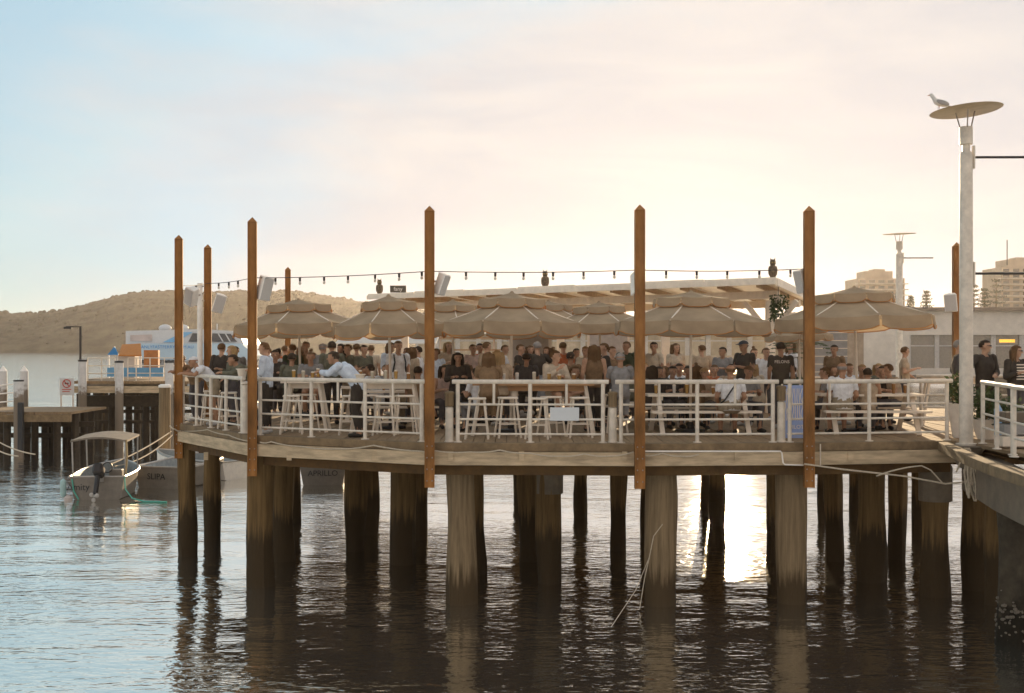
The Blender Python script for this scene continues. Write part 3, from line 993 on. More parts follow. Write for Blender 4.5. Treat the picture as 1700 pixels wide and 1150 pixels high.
# hanging plant in the pavilion corner
def leaf_cloud(mb, c, rad, n, size, rnd, droop=0.0):
    for i in range(n):
        v = Vector((rnd.gauss(0,1),rnd.gauss(0,1),rnd.gauss(0,1))).normalized()*rnd.random()**0.4
        p = Vector(c)+Vector((v.x*rad[0],v.y*rad[1],v.z*rad[2]))
        a = Vector((rnd.uniform(-1,1),rnd.uniform(-1,1),rnd.uniform(-0.7,0.9)-droop)).normalized()
        b = a.orthogonal().normalized()
        b = (Matrix.Rotation(rnd.uniform(0,6.28),3,a) @ b)
        l = size*rnd.uniform(0.6,1.3)
        mb.add([p, p+a*l*0.5+b*l*0.22, p+a*l, p+a*l*0.5-b*l*0.22],[(0,1,2,3)])
rnd = random.Random(11)
t = thing('hanging_plant', 'trailing plant hung in the right corner of the pavilion', 'plant', P(1292,565,31.5))
MB().lathe([(0.1,-0.12),(0.16,0.05),(0.17,0.06)], (0,0,1.05), 10).build('pot', M_fur, t)
MB().tube([(0,0,1.1),(0,0,1.55)],0.008,5).build('hanger', M_dark, t)
mb = MB()
for i in range(26):
    a = rnd.uniform(0,6.28); r0 = rnd.uniform(0.05,0.17); l = rnd.uniform(0.35,0.75)
    p0 = Vector((r0*math.cos(a),r0*math.sin(a),1.13))
    for j in range(9):
        q = p0 + Vector((0.05*math.cos(a),0.05*math.sin(a),-l*j/9))
        leaf_cloud(mb, q, (0.03,0.03,0.03), 3, 0.09, rnd, 0.8)
tag(mb.build('foliage', M_leaf, t), kind='stuff')
t = thing('potted_palm', 'potted palm beside the staff member in the lettered tee', 'plant', (px(1326,30),30,DECK))
MB().lathe([(0.16,0.003),(0.22,0.4),(0.24,0.42)], (0,0,0), 12).build('pot', M_fur, t)
MB().tube([(0,0,0.4),(0.03,0,1.0),(0,0,1.45)],[0.05,0.045,0.035],8).build('trunk', M_pile, t)
for i in range(14):
    a = i*6.28/14+rnd.uniform(-.2,.2); le = rnd.uniform(0.6,0.85)
    mb = MB()
    for j in range(10):
        u = j/9
        c = Vector((math.cos(a)*le*u, math.sin(a)*le*u, 1.45+0.45*math.sin(u*2.2)-0.25*u*u))
        dv = Vector((math.cos(a),math.sin(a),0.2)); sd_ = Vector((-math.sin(a),math.cos(a),0))
        for s in (-1,1):
            tip = c+sd_*s*0.22*(1-u*0.6)+dv*0.1-Vector((0,0,0.06))
            mb.add([c-dv*0.012, c+dv*0.03, tip],[(0,1,2)])
    mb.build('frond', M_leaf, t)

# ================================================================== furniture
def picnic(pxx, d, rot, label, l=1.9):
    t = thing('picnic_table', label, 'picnic table', (px(pxx,d),d,DECK), R(rot), 'white picnic tables')
    for i in range(5):
        MB().box((0,-0.32+i*0.16,0.75),(l,0.145,0.04)).build('tabletop_slat', M_fur, t)
    for s in (-1,1):
        for k in range(2):
            MB().box((0,s*(0.68+0.15*k),0.45),(l,0.135,0.04)).build('seat_slat', M_fur, t)
    for e in (-1,1):
        xx = e*(l/2-0.22)
        for s in (-1,1):
            MB().beam((xx,s*0.78,0.003),(xx,s*0.22,0.729),0.09,0.045).build('leg', M_fur, t)
        MB().box((xx+0.05,0,0.40),(0.045,1.5,0.09)).build('cross_beam', M_fur, t)
        MB().box((xx+0.05,0,0.69),(0.045,0.66,0.07)).build('top_beam', M_fur, t)
    return t
picnic(1160,24.9,2,'white picnic table with bench where the bald man in white sits', 2.1)
picnic(1442,25.0,-3,'white picnic table under the right parasol', 2.0)
picnic(1065,27.3,4,'white picnic table further back left of the bench railing', 1.8)
picnic(655,26.8,6,'white picnic table under the second parasol', 1.8)
picnic(540,29.5,-5,'white picnic table under the leftmost parasol', 1.8)
picnic(800,28.6,3,'white picnic table behind the long wooden bar table', 1.8)
picnic(930,30.0,0,'white picnic table in front of the back parasols', 1.8)
def stool(pxx, d, rot, label, h=0.74):
    t = thing('bar_stool', label, 'stool', (px(pxx,d),d,DECK), R(rot), 'white metal bar stools')
    MB().box((0,0,h),(0.33,0.33,0.035)).build('seat', M_fur, t, bevel=0.01)
    for sx in (-1,1):
        for sy in (-1,1):
            MB().beam((sx*0.21,sy*0.21,0.003),(sx*0.13,sy*0.13,h-0.018),0.028,0.028).build('leg', M_fur, t)
    for z in (0.26,):
        k = 0.21-0.08*z/h
        for s in (-1,1):
            MB().beam((-k,s*k,z),(k,s*k,z),0.018,0.018).build('footrest', M_fur, t)
            MB().beam((s*k,-k,z+0.06),(s*k,k,z+0.06),0.018,0.018).build('footrest', M_fur, t)
    return t
SL = [(380,26.2,10,'stool at the left railing behind the leaning drinkers'),(352,27.2,5,'stool near the left end post'),
 (484,24.6,8,'stool under the woman in the flowery shirt'),(508,25.2,30,'stool behind the first railing post right of the corner'),
 (582,24.4,5,'first stool right of the man leaning in pale blue'),(612,24.8,20,'second stool right of the man leaning in pale blue'),(640,24.2,-6,'third stool right of the man leaning in pale blue'),(672,24.5,14,'stool just left of the second front post'),
 (792,23.3,0,'left white stool under the long wooden bar table'),(843,23.6,12,'second stool under the long wooden bar table'),(893,23.3,-8,'third stool under the long wooden bar table beside the blank board'),(915,24.0,20,'stool of the woman in the beige jumper'),
 (962,23.6,6,'stool behind the blank white board'),(1020,25.0,12,'stool under the man in the grey cap')]
for (a,d,r,l) in SL: stool(a,d,r,'white bar '+l)
def bartable(x0, x1, d, ztop, label, m, rot=0):
    xa, xb = px(x0,d), px(x1,d); l = xb-xa
    t = thing('bar_table', label, 'bar table', ((xa+xb)/2,d,DECK), R(rot))
    for i in range(3):
        MB().box((0,-0.2+i*0.2,ztop),(l,0.19,0.045)).build('tabletop_slat', m, t)
    for e in (-1,1):
        for s in (-1,1):
            MB().beam((e*(l/2-0.1)+0.1*e,s*0.26,0.003),(e*(l/2-0.16),s*0.18,ztop-0.023),0.05,0.05).build('leg', M_fur, t)
        MB().box((e*(l/2-0.05),0,0.3),(0.04,0.5,0.04)).build('stretcher', M_fur, t)
    MB().box((0,0,ztop-0.08),(l-0.3,0.3,0.1)).build('apron', m, t)
    return t
bartable(785,985,24.3,0.98,'long wooden bar table with white legs behind the middle railing',M_wood)
bartable(470,545,25.2,1.0,'white bar table in front of the woman in the flowery shirt',M_fur)
bartable(585,700,25.0,1.0,'white bar table along the railing left of the second post',M_fur)
bartable(1530,1640,27.5,1.02,'long white bar ledge behind the right railing',M_fur,-8)
# pots, buckets and glasses
def tub(pxx, pyy, d, r, h, label, m=M_fur, lip=True):
    t = thing('tub', label, 'tub', P(pxx,pyy,d))
    MB().lathe([(r*0.75,0),(r,h),(r*1.25 if lip else r,h+0.005),(r*1.25 if lip else r,h+0.02),(r*0.9,h+0.02),(r*0.88,h-0.02)], (0,0,0), 14).build('shell', m, t, smooth=True)
    return t
tub(853,660,24.3,0.10,0.30,'white waste tub standing on the wooden bar table')
tub(598,632.5,23.3,0.085,0.11,'white takeaway tub on the top rail beside the man in pale blue')
tub(402,626,25.0,0.10,0.15,'white bucket on the railing at the left front corner')
def glassware(pxx, pyy, d, label, col=(0.55,0.32,0.08), h=0.14):
    t = thing('beer_glass', label, 'glass', P(pxx,pyy,d), 0, 'drinks on the tables and rails')
    MB().lathe([(0.026,0.0),(0.036,h),(0.033,h)], (0,0,0), 10).build('tumbler', mat('beer%02d%02d'%(int(col[0]*99),int(col[1]*99)), col, 0.1, var=0.1, trans=0.3), t, smooth=True)
    MB().lathe([(0.0335,0),(0.034,0.022),(0.02,0.03)], (0,0,h-0.004), 10).build('foam', M_fur, t)
GL = [(528,625,25.2,'beer glass on the rail height ledge before the hair bun woman')]
for (a,b,d,l) in GL:
    o = glassware(a,b,d,l)
for o in [o for o in COL.objects if o.name.startswith('beer_glass') and o.parent is None]:
    pass
ORD = ('first','second','third','fourth','fifth','sixth','seventh')
def clutter(pxx, d, n, half, where, z=0.772, rot=0.0, seed=1):
    rg = random.Random(seed)
    xs = sorted(-half + 2 * half * (i + rg.uniform(0.2, 0.8)) / n for i in range(n))
    for i, dx_ in enumerate(xs):
        dy_ = rg.uniform(-0.2, 0.2)
        a, b = dx_ * math.cos(R(rot)) - dy_ * math.sin(R(rot)), dx_ * math.sin(R(rot)) + dy_ * math.cos(R(rot))
        nm, cc = rg.choice((('amber',(0.55,0.32,0.08)),('cloudy',(0.62,0.55,0.42)),('dark',(0.40,0.20,0.06)),('pale',(0.70,0.66,0.60))))
        t = thing('beer_glass', nm + ' drink, ' + ORD[i] + ' glass from the left on ' + where, 'glass', (px(pxx, d) + a, d + b, DECK + z), 0, 'drinks on the tables and rails')
        h = rg.uniform(0.12, 0.2)
        MB().lathe([(0.027,0.0),(0.038,h),(0.034,h)], (0,0,0), 10).build('tumbler', mat('beer%02d%02d'%(int(cc[0]*99),int(cc[1]*99)), cc, 0.1, var=0.1, trans=0.3), t, smooth=True)
        MB().lathe([(0.034,0),(0.035,0.02),(0.02,0.028)], (0,0,h-0.003), 10).build('foam', M_fur, t)
clutter(1160,24.9,7,0.9,'the bald man\'s table',seed=1,rot=2)
clutter(1442,25.0,6,0.85,'the right parasol table',seed=2,rot=-3)
clutter(885,24.3,7,1.0,'the long wooden bar table',z=1.004,seed=3)
clutter(642,25.0,5,0.6,'the white bar table by the second post',z=1.024,seed=4)
clutter(507,25.2,4,0.35,'the flowery shirt woman\'s table',z=1.024,seed=5)
clutter(655,26.8,5,0.7,'the second parasol\'s picnic table',seed=6,rot=6)
clutter(1065,27.3,5,0.7,'the picnic table by the third post',seed=7,rot=4)
clutter(800,28.6,5,0.7,'the picnic table behind the wooden bar',seed=8,rot=3)
# blue menu board (A-frame)
t = thing('menu_board', 'pale blue menu board with white wavy drawing and lettering behind the railing', 'sign', (px(1321,22.9),22.9,DECK))
t.rotation_euler = (R(-6),0,0)
MB().box((0,0,0.52),(0.42,0.03,0.96)).build('board', mat('menu_blue',(0.30,0.38,0.62),0.5,var=0.08), t, bevel=0.004)
MB().box((-0.225,0,0.52),(0.025,0.05,1.0)).build('frame', M_fur, t); MB().box((0.225,0,0.52),(0.025,0.05,1.0)).build('frame', M_fur, t)
rw = random.Random(5)
for i in range(9):
    x0 = -0.16+i*0.04
    pts = [(x0+0.025*math.sin(j*0.9+i*1.3)*(0.4+0.6*math.sin(i)), -0.0175, 0.36+0.58*j/12) for j in range(13)]
    MB().tube(pts,0.0065,4).build('drawn_line', M_fur, t)
text('lettering','PILOT',M_fur,t,(0.02,-0.018,0.24),(R(90),0,0),0.10)
MB().box((-0.08,-0.018,0.12),(0.16,0.006,0.022)).build('drawn_line',M_fur,t)
MB().box((0.1,-0.018,0.12),(0.1,0.006,0.022)).build('drawn_line',M_fur,t)
MB().beam((0.24,0.05,0.98),(0.24,0.5,0.02),0.03,0.03).build('rear_leg', M_dark, t)
MB().beam((-0.22,0.05,0.98),(-0.22,0.5,0.02),0.03,0.03).build('rear_leg', M_dark, t)
# planters by the lamp column
def planter(pxx,d,label,h=0.95,r=0.26,bush=(0.35,0.35,0.4),n=520):
    t = thing('planter', label, 'planter', (px(pxx,d),d,DECK))
    MB().lathe([(r*0.55,0.003),(r,h),(r*1.06,h+0.02),(r*0.9,h+0.02),(r*0.85,h-0.06)], (0,0,0), 18).build('pot', M_white, t, smooth=True)
    mb = MB()
    leaf_cloud(mb,(0,0,h+bush[2]*0.7),bush,n,0.10,rnd)
    tag(mb.build('foliage',M_leaf,t),kind='stuff')
    for i in range(5):
        a = i*1.25
        MB().tube([(0,0,h-0.05),(0.15*math.cos(a),0.15*math.sin(a),h+bush[2])],[0.012,0.005],5).build('stem',M_pile,t)
planter(1594,23.6,'tall tapered white planter with a leafy shrub left of the lamp column',0.62,0.24,(0.24,0.24,0.36))
planter(1636,23.2,'leafy shrub planter behind the boardwalk railing right of the lamp',0.35,0.26,(0.42,0.3,0.36),600)
planter(1672,22.6,'low leafy planter at the feet of the woman in the striped top',0.3,0.24,(0.3,0.3,0.3),420)
tb = thing('crate_stack', 'stacked folded signs and crates on the boardwalk by the right railing', 'crates', (px(1682,21.2),21.2,DECK))
for i in range(3):
    MB().box((0.02*i,0,0.12+0.2*i),(0.5,0.4,0.17)).build('crate', (M_fur,M_grey,M_conc)[i], tb, bevel=0.01)
o = MB().lathe([(0.06,0.003),(0.07,0.6),(0.05,0.64),(0.02,0.7)],(0,0,0),10).build('water_bottle',mat('pale_blue_plastic',(0.25,0.42,0.62),0.3,trans=0.2),None,smooth=True)
o.location=(px(1657,22.0),22.0,DECK); tag(o,'pale blue plastic container standing behind the boardwalk railing','container')

# tangle of rope hanging at the lamp base
t = thing('rope_tangle','tangle of old mooring rope hanging below the lamp column','rope',(px(1602,21.45),21.45,DECK-0.33))
rq = random.Random(21)
for i in range(8):
    pts=[]; x=rq.uniform(-0.05,0.08); 
    L_=rq.uniform(0.4,0.95); sw=rq.uniform(-0.25,0.3)
    for j in range(12):
        u=j/11
        pts.append((x+sw*math.sin(u*3.14*rq.uniform(0.9,1.1))*0.6+rq.gauss(0,0.008), -0.08-0.05*math.sin(u*6+i), 0.3-L_*math.sin(u*math.pi*0.85)))
    MB().tube(pts,0.016,6).build('strand',M_rope,t,smooth=True)
for i in range(6):
    a=rq.uniform(-0.22,0.24)
    MB().tube([(0.0+a*0.2,-0.1,0.32),(a*0.6,-0.12,0.12),(a,-0.1,-0.02-rq.random()*0.15)],0.015,6).build('strand',M_rope,t,smooth=True)
o=MB().tube([P(1335,770,21.9),P(1400,779,22.0),P(1500,790,22.1),P(1570,803,22.1),P(1600,800,21.9)],0.016,6).build('mooring_line',M_rope,None,smooth=True)
tag(o,'mooring line stretched from the fourth front post to the rope tangle','rope')
o=MB().tube(catenary(P(1455,790,22.0),P(1530,773,22.0),-0.03,6)+[P(1545,780,22.0),P(1566,803,22.0)],0.013,6).build('mooring_line',M_rope,None,smooth=True)
tag(o,'slack rope looping under the right end of the fascia','rope')
o=MB().tube(catenary(P(1622,770,21.8),P(1712,798,17.6),0.05,10),0.016,6).build('mooring_line',M_rope,None,smooth=True)
tag(o,'dark rope running from the rope tangle out of the picture at right','rope')
o=MB().tube([P(1100,870,22.2),P(1085,890,22.1),P(1078,925,22.0),P(1070,960,22.0),P(1062,1010,22.0)],0.008,5).build('rope_end',M_rope,None,smooth=True)
tag(o,'frayed rope trailing down the pile below the third front post into the water','rope')
o=MB().tube([P(1078,925,22.0),P(1055,980,21.0),P(1015,1040,20.0)],0.007,5).build('rope_end',M_rope,None,smooth=True)
tag(o,'thin line slanting from the third front pile down to the water','rope')
# ================================================================== sheds, towers, pines on the right
M_wall2 = mat('terminal_render', (0.50,0.40,0.28), 0.8, var=0.15, scale=1.5)
M_wall = mat('white_render', (0.62,0.56,0.48), 0.8, var=0.10, scale=1.5)
M_wfr = mat('window_frame', (0.50,0.47,0.43), 0.6)
M_towr = mat('tower_concrete', (0.40,0.31,0.23), 0.85, var=0.15, scale=0.3)
M_yel = mat('yellow_reflection_glow', (0.9,0.50,0.06), 0.5, emit=0.8)  # glowing yellow that stands in for reflections on the shed glass
SD=130.0
sh = thing('wharf_shed','long white wharf shed with a dark roof edge and a band of windows','building',(0,SD,0))
x0,x1 = px(1392,SD),px(1392,SD)+42
zt = pz(517,SD); zb=pz(622,SD)
zm=pz(556,SD); zw=pz(611,SD)
cx0=(x0+x1)/2; wl=x1-x0
MB().box((cx0,12,(zb+zm)/2),(wl,23.6,zm-zb)).build('core',M_grey,sh)
MB().box((cx0,11.8,(zm+zt)/2+0.01),(wl+0.3,24.4,zt-zm)).build('fascia_wall',M_wall,sh)
MB().box((cx0,11.8,zt+0.22),(wl+1.4,25.6,0.4)).build('roof',mat('roof_dark',(0.20,0.15,0.11),0.7),sh)
MB().box((cx0,-0.1,(zb+zw)/2),(wl,0.5,zw-zb)).build('lower_wall',M_wall,sh)
MB().box((px(1450,SD),-0.14,(zb+zm)/2),(px(1508,SD)-x0,0.62,zm-zb-0.01)).build('end_wall',M_wall,sh)
nx=12
wx0=px(1508,SD)
ww=(x1-wx0)/nx
for i in range(nx):
    cx=wx0+ww*(i+0.5)
    z0,z1=zw,zm
    wn=MB().box((cx,0.1,(z0+z1)/2),(ww-0.2,0.1,z1-z0)).build('window',mat('shed_glass',(0.22,0.185,0.14),0.2,var=0.2,spec=0.7),sh)
    for s in (-1,1):
        MB().box((cx+s*(ww/2-0.12),-0.02,(z0+z1)/2),(0.22,0.2,z1-z0)).build('mullion',M_wfr,wn)
    MB().box((cx,-0.0,z1-1.1),(ww-0.5,0.12,0.12)).build('transom',M_wfr,wn)
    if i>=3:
        MB().box((cx,0.02,z1-0.6),(ww*0.55,0.04,0.32)).build('painted_reflection',M_yel,wn)
MB().box((cx0,8,zb-0.3),(wl+2,32,0.5)).build('floor_slab',M_conc,sh)
for i in range(9):
    MB().tube([(x0+0.5+i*4.6,-5,-2),(x0+0.5+i*4.6,-5,zb-0.5)],0.3,10).build('pile',M_pile,sh)

TD=165.0
tb=thing('ferry_terminal','low pale ferry terminal with a row of windows seen between the parasols and heads','building',(0,TD,0))
xa,xb=px(690,TD),px(1385,TD)
zb=pz(606,TD); zw=pz(590,TD); zt=pz(554,TD)
cx0=(xa+xb)/2; wl=xb-xa
MB().box((cx0,8,(zb+zw)/2),(wl,16,zw-zb)).build('lower_wall',M_wall2,tb)
MB().box((cx0,8.4,(zw+zt)/2),(wl-0.3,15.4,zt-zw)).build('core',M_grey,tb)
MB().box((cx0,8,zt+0.3),(wl+1.2,18,0.6)).build('roof',M_roof,tb)
n=20
ww=wl/n
for i in range(n):
    cx=xa+ww*(i+0.5)
    wn=MB().box((cx,0.6,(zw+zt)/2),(ww-0.3,0.15,zt-zw)).build('window',mat('pale_glass',(0.46,0.37,0.25),0.25,var=0.25,scale=0.6),tb)
    for s in (-1,1):
        MB().box((cx+s*(ww/2-0.15),0.4,(zw+zt)/2),(0.3,0.4,zt-zw)).build('mullion',M_wfr,wn)
    MB().box((cx,0.45,zt-0.9),(ww-0.6,0.16,0.18)).build('transom',M_wfr,wn)
MB().box((cx0,8,zb-0.3),(wl+5,22,0.5)).build('floor_slab',M_conc,tb)
for i in range(10):
    MB().tube([(xa+1+i*5.6,-2,-2),(xa+1+i*5.6,-2,zb-0.5)],0.3,8).build('pile',M_pile,tb)
# a pale market awning and far railings left of the second post
t=thing('awning','pale canvas awning far behind the drinkers left of the second post','awning',(px(640,75),75,DECK))
MB().add([(-3,0,1.9),(3,0,1.9),(3,2.5,2.3),(-3,2.5,2.3),(-3,0,1.84),(3,0,1.84),(3,2.5,2.24),(-3,2.5,2.24)],[(0,1,2,3),(7,6,5,4),(0,4,5,1),(1,5,6,2),(2,6,7,3),(3,7,4,0)]).build('canvas',M_wall,t)
for s in (-2.9,0,2.9):
    MB().box((s,0.1,0.92),(0.08,0.08,1.84)).build('post',M_fur,t)
MB().box((0,1,-0.15),(8,5,0.3)).build('landing',M_conc,t)
for s in (-2.9,2.9):
    MB().tube([(s,0,-5),(s,0,-0.3)],0.2,8).build('pile',M_pile,t)

def tower(pxl,pxr,ytop,d,storeys,label,setback=True):
    xa,xb=px(pxl,d),px(pxr,d); zt=pz(ytop,d); w_=xb-xa
    t=thing('apartment_tower',label,'building',((xa+xb)/2,d,0),0,'hazy apartment towers')
    MB().box((0,8,zt/2),(w_,16,zt)).build('wall',M_towr,t)
    if setback:
        MB().box((0,8,zt+1.3),(w_*0.6,10,2.6)).build('penthouse',M_towr,t)
        MB().box((w_*0.05,8,zt+3.0),(w_*0.25,6,0.8)).build('plant_room',M_towr,t)
    hs=zt*0.62/storeys
    for i in range(storeys):
        z=zt-hs*(i+0.55)
        MB().box((0,-0.6,z-hs*0.42),(w_+1.6,1.8,hs*0.16)).build('balcony_slab',M_wall,t)
        for k in range(5):
            cx=-w_/2+w_*(k+0.5)/5
            MB().box((cx,-0.06,z),(w_/5*0.62,0.15,hs*0.5)).build('window',M_glass,t)
    return t
tower(1424,1502,462,420,9,'hazy apartment tower with stepped top behind the right parasol')
tower(1662,1745,443,400,10,'hazy apartment tower cut by the right picture edge')
t=MB().tube([P(1672,440,400),P(1672,398,400)],0.18,5).build('roof_mast',M_dark,None); tag(t,'thin mast above the right edge apartment tower','mast')

def pine(pxx,ybase,ytop,d,label,seed):
    rn=random.Random(seed)
    X=px(pxx,d); zt=pz(ytop,d); zb=0.0
    t=thing('norfolk_pine',label,'pine tree',(X,d,zb),0,'hazy Norfolk pines')
    H=zt
    MB().tube([(0,0,0),(0,0,H*0.6),(0,0,H)],[0.45,0.28,0.05],6).build('trunk',M_pile,t)
    mb=MB()
    vis=(ybase-ytop)/F*d
    tiers=int(8)
    for i in range(tiers):
        u=i/(tiers-1)
        z=H-vis*1.25*(1-u)*1.0-0.2
        if z>H: z=H
        rad=vis*0.46*(1-0.75*u)**0.8
        for k in range(7):
            a=k*6.28/7+i+rn.uniform(-.3,.3)
            le=rad*rn.uniform(0.75,1.1)
            for j in range(9):
                r_=le*(j+1)/9
                c=(r_*math.cos(a),r_*math.sin(a),z+0.10*r_+rn.uniform(-.15,.15))
                leaf_cloud(mb,c,(0.28,0.28,0.16),3,0.42,rn)
    tag(mb.build('crown',mat('pine_green',(0.06,0.06,0.03),0.7,var=0.3,trans=0.2),t),kind='stuff')
pine(1538,516,484,300,'small Norfolk pine right of the stepped tower',1)
pine(1634,516,480,290,'Norfolk pine right of the lamp column in the distance',2)
pine(1654,516,465,330,'taller Norfolk pine beside the right edge tower',3)
pine(1617,516,474,310,'Norfolk pine peeping out beside the lamp column',4)
pine(1512,516,492,320,'small Norfolk pine behind the small disc lamp',5)
land=MB().box((px(1650,380),430,1.2),(330,340,2.6)).build('shore',mat('shore_ground',(0.16,0.13,0.09),0.9,var=0.3,scale=0.1),None)
tag(land,kind='structure')

# ================================================================== the old pier at left
D1=58.0
M_shade = mat('shade_dark_timber',(0.045,0.030,0.016),0.8,var=0.4)  # timber colour darkened to stand in for shade under pier and landing
pr=thing('old_pier','old timber pier with white topped piles and pipe railings left of the wharf','pier',(px(210,D1),D1,0))
ox=px(210,D1)
def lp(x,y,d): 
    v=P(x,y,d); return Vector((v.x-ox,v.y-D1,v.z))
zd=pz(632,D1)
xl,xr=px(126,D1)-ox,px(330,D1)-ox
for i in range(14):
    xx=xl+(xr-xl)*i/14
    MB().box((xx+(xr-xl)/28,6,zd-0.06),((xr-xl)/14-0.02,13,0.12)).build('plank',M_plank,pr)
MB().box(((xl+xr)/2,-0.55,zd-0.38),(xr-xl,0.2,0.3)).build('fascia_beam',M_fascia,pr)
MB().box(((xl+xr)/2,0.5,zd-0.95),(xr-xl,0.4,0.5)).build('headstock',M_shade,pr)
MB().box(((xl+xr)/2,6,zd-0.95),(xr-xl,0.4,0.5)).build('headstock',M_shade,pr)
M_wpile=mat('white_topped_pile',(0.62,0.60,0.57),0.7,var=0.12,tide=((0.20,0.155,0.11),2.6),bump=0.4)
for (xx,yt) in ((137,600),(198,602),(281,602)):
    q=lp(xx,0,D1-0.8)
    zt_=pz(yt,D1-0.8)
    o=MB().tube([(q.x,q.y,-2),(q.x,q.y,zt_)],0.19,12).build('pile',M_wpile,pr,smooth=True)
    MB().lathe([(0.21,0),(0.21,0.08),(0.1,0.1)],(q.x,q.y,zt_),12).build('cap',M_dark,o)
for (xx,dd) in ((150,59),(165,63),(186,60),(214,62),(228,66),(243,60),(255,64),(263,60),(292,60),(175,68),(235,70)):
    q=lp(xx,0,dd)
    MB().tube([(q.x,q.y,-2),(q.x,q.y,zd-0.7)],0.17,10).build('pile',M_shade,pr,smooth=True)
for i in range(13):
    q=lp(132+i*13.6,0,61+(i*7)%12)
    MB().tube([(q.x,q.y,-2),(q.x,q.y,zd-0.7)],0.15,8).build('pile',M_shade,pr,smooth=True)
for zz in (zd-1.5,zd-2.0):
    MB().box(((xl+xr)/2,2,zz),(xr-xl,0.12,0.16)).build('brace',M_shade,pr)
def pipe_rail(par,pts,h,m,r=0.03):
    for a,b in zip(pts,pts[1:]):
        a=Vector(a);b=Vector(b); u=Vector((0,0,1))
        for hh in (h,h*0.66,h*0.33):
            MB().tube([a+u*hh,b+u*hh],r*0.8,6).build('rail',m,par)
    for a in pts:
        a=Vector(a)
        MB().tube([a,a+Vector((0,0,h))],r,6).build('post',m,par)
pipe_rail(pr,[Vector((px(x_,D1)-ox,-0.1,zd)) for x_ in (147,170,192)],1.05,M_rail)
pipe_rail(pr,[Vector((px(x_,D1)-ox,0.1,zd)) for x_ in (211,225,248,272,290)],1.05,M_rail)
q=Vector((px(131,D1)-ox,0.2,zd))
# dark street lamp on the pier
t=thing('pier_lamp','dark angle-arm lamp standing on the old pier','lamp post',(px(131,D1),D1+0.2,zd))
h=pz(541,D1)-zd
MB().tube([(0,0,0),(0,0,h)],0.055,8).build('pole',M_dark,t)
MB().box((-0.32,0,h-0.03),(0.7,0.05,0.06)).build('arm',M_dark,t)
MB().box((-0.58,0,h-0.08),(0.36,0.16,0.10)).build('lamp_head',M_dark,t,bevel=0.02)
# lower landing
jl=thing('landing_stage','low timber landing stage with sloping deck at the far left','jetty',(px(60,54),54,0))
jx=px(60,54)
for i in range(12):
    xx=px(-30+i*15,54)-jx
    MB().box((xx,0.5,pz(682,54)),(15/F*54-0.02,4.5,0.1)).build('plank',M_plank,jl)
MB().box((px(55,54)-jx,-1.8,pz(690,54)),(4.5,0.18,0.3)).build('fascia_beam',M_kerb,jl)
MB().box((px(60,54)-jx,0.6,1.25),(4.6,0.14,0.22)).build('brace',M_shade,jl)
MB().box((px(60,54)-jx,0.8,0.75),(4.6,0.14,0.2)).build('brace',M_shade,jl)
for xx,dd in ((45,55),(86,55.4),(118,55.6),(12,53),(32,52.6),(58,54),(75,55),(95,53.5),(110,55.5),(125,54),(2,56),(140,55)):
    a=px(xx,dd)-jx
    MB().tube([(a,dd-54,-2),(a,dd-54,pz(686,54))],0.16,9).build('pile',M_shade,jl,smooth=True)
for xx in (5,40):
    a=px(xx,58)-jx
    t=thing('pointed_pile',('white pointed pile at the left picture edge','white pointed pile second from the left picture edge')[xx>9],'pile',(px(xx,58),58,-2),0,'white pointed mooring piles')
    z=pz(616,58)+2
    MB().tube([(0,0,0),(0,0,z)],0.19,10).build('shaft',M_wpile,t,smooth=True)
    MB().lathe([(0.19,0),(0.02,0.25)],(0,0,z),10).build('tip',M_white,t)
t=thing('pointed_pile','white flat topped pile with a black rubber fender on the landing stage','pile',(px(31,52.2),52.2,-2),0,'white pointed mooring piles')
MB().tube([(0,0,0),(0,0,pz(633,52.2)+2)],0.2,12).build('shaft',M_wpile,t,smooth=True)
MB().lathe([(0.21,0),(0.21,0.06)],(0,0,pz(633,52.2)+2),12).build('cap',M_dark,t)
MB().box((0.14,-0.13,3.3),(0.22,0.22,2.0)).build('fender',M_black,t,bevel=0.03)
for i in range(3):
    o=MB().tube([P(-6,640+i*14,57),P(28,637+i*14,57)],0.035,6).build('hand_rail',M_white,None)
    tag(o,('top','middle','lowest')[i]+' white rail between the two pointed piles at left','rail','white landing rails')
t=thing('warning_sign','white prohibition sign with red ring on legs by the pier steps','sign',P(111,675,55))
hh=(675-628)/F*55
MB().box((0,0,hh-0.36),(0.62,0.03,0.74)).build('board',mat('sign_white',(0.60,0.58,0.55),0.5,var=0.06),t)
ring=MB().tube([(0.17*math.cos(a*6.2832/24),-0.03,hh-0.22+0.17*math.sin(a*6.2832/24)) for a in range(25)],0.022,5); ring.build('red_ring',mat('sign_red',(0.50,0.05,0.03),0.5),t)
MB().beam((-0.11,-0.035,hh-0.11),(0.11,-0.035,hh-0.33),0.03,0.03,(0,1,0)).build('red_bar',_m['sign_red'],t)
MB().box((0,-0.025,hh-0.22),(0.16,0.012,0.06)).build('pictogram',M_black,t)
for i_ in range(2):
    MB().box((-0.03*i_,-0.02,hh-0.48-0.09*i_),(0.4-0.08*i_,0.008,0.035)).build('text_line',_m['sign_red'],t)
for s in (-1,1): MB().box((s*0.26,0.03,(hh-0.7)/2),(0.05,0.05,hh-0.7)).build('leg',M_rail,t)
# free standing grey pile with white cap
t=thing('mooring_pile','grey weathered mooring pile with pale cap left of the wharf end','pile',(px(273,47),47,-2))
mb=MB().tube([(0,0,0),(0,0,2),(0.01,0,pz(643,47)+2)],[0.24,0.23,0.21],14); mb.build('shaft',M_pileg,t,smooth=True)
MB().lathe([(0.23,0),(0.23,0.08),(0.15,0.12)],(0.01,0,pz(643,47)+2),14).build('cap',M_white,t)
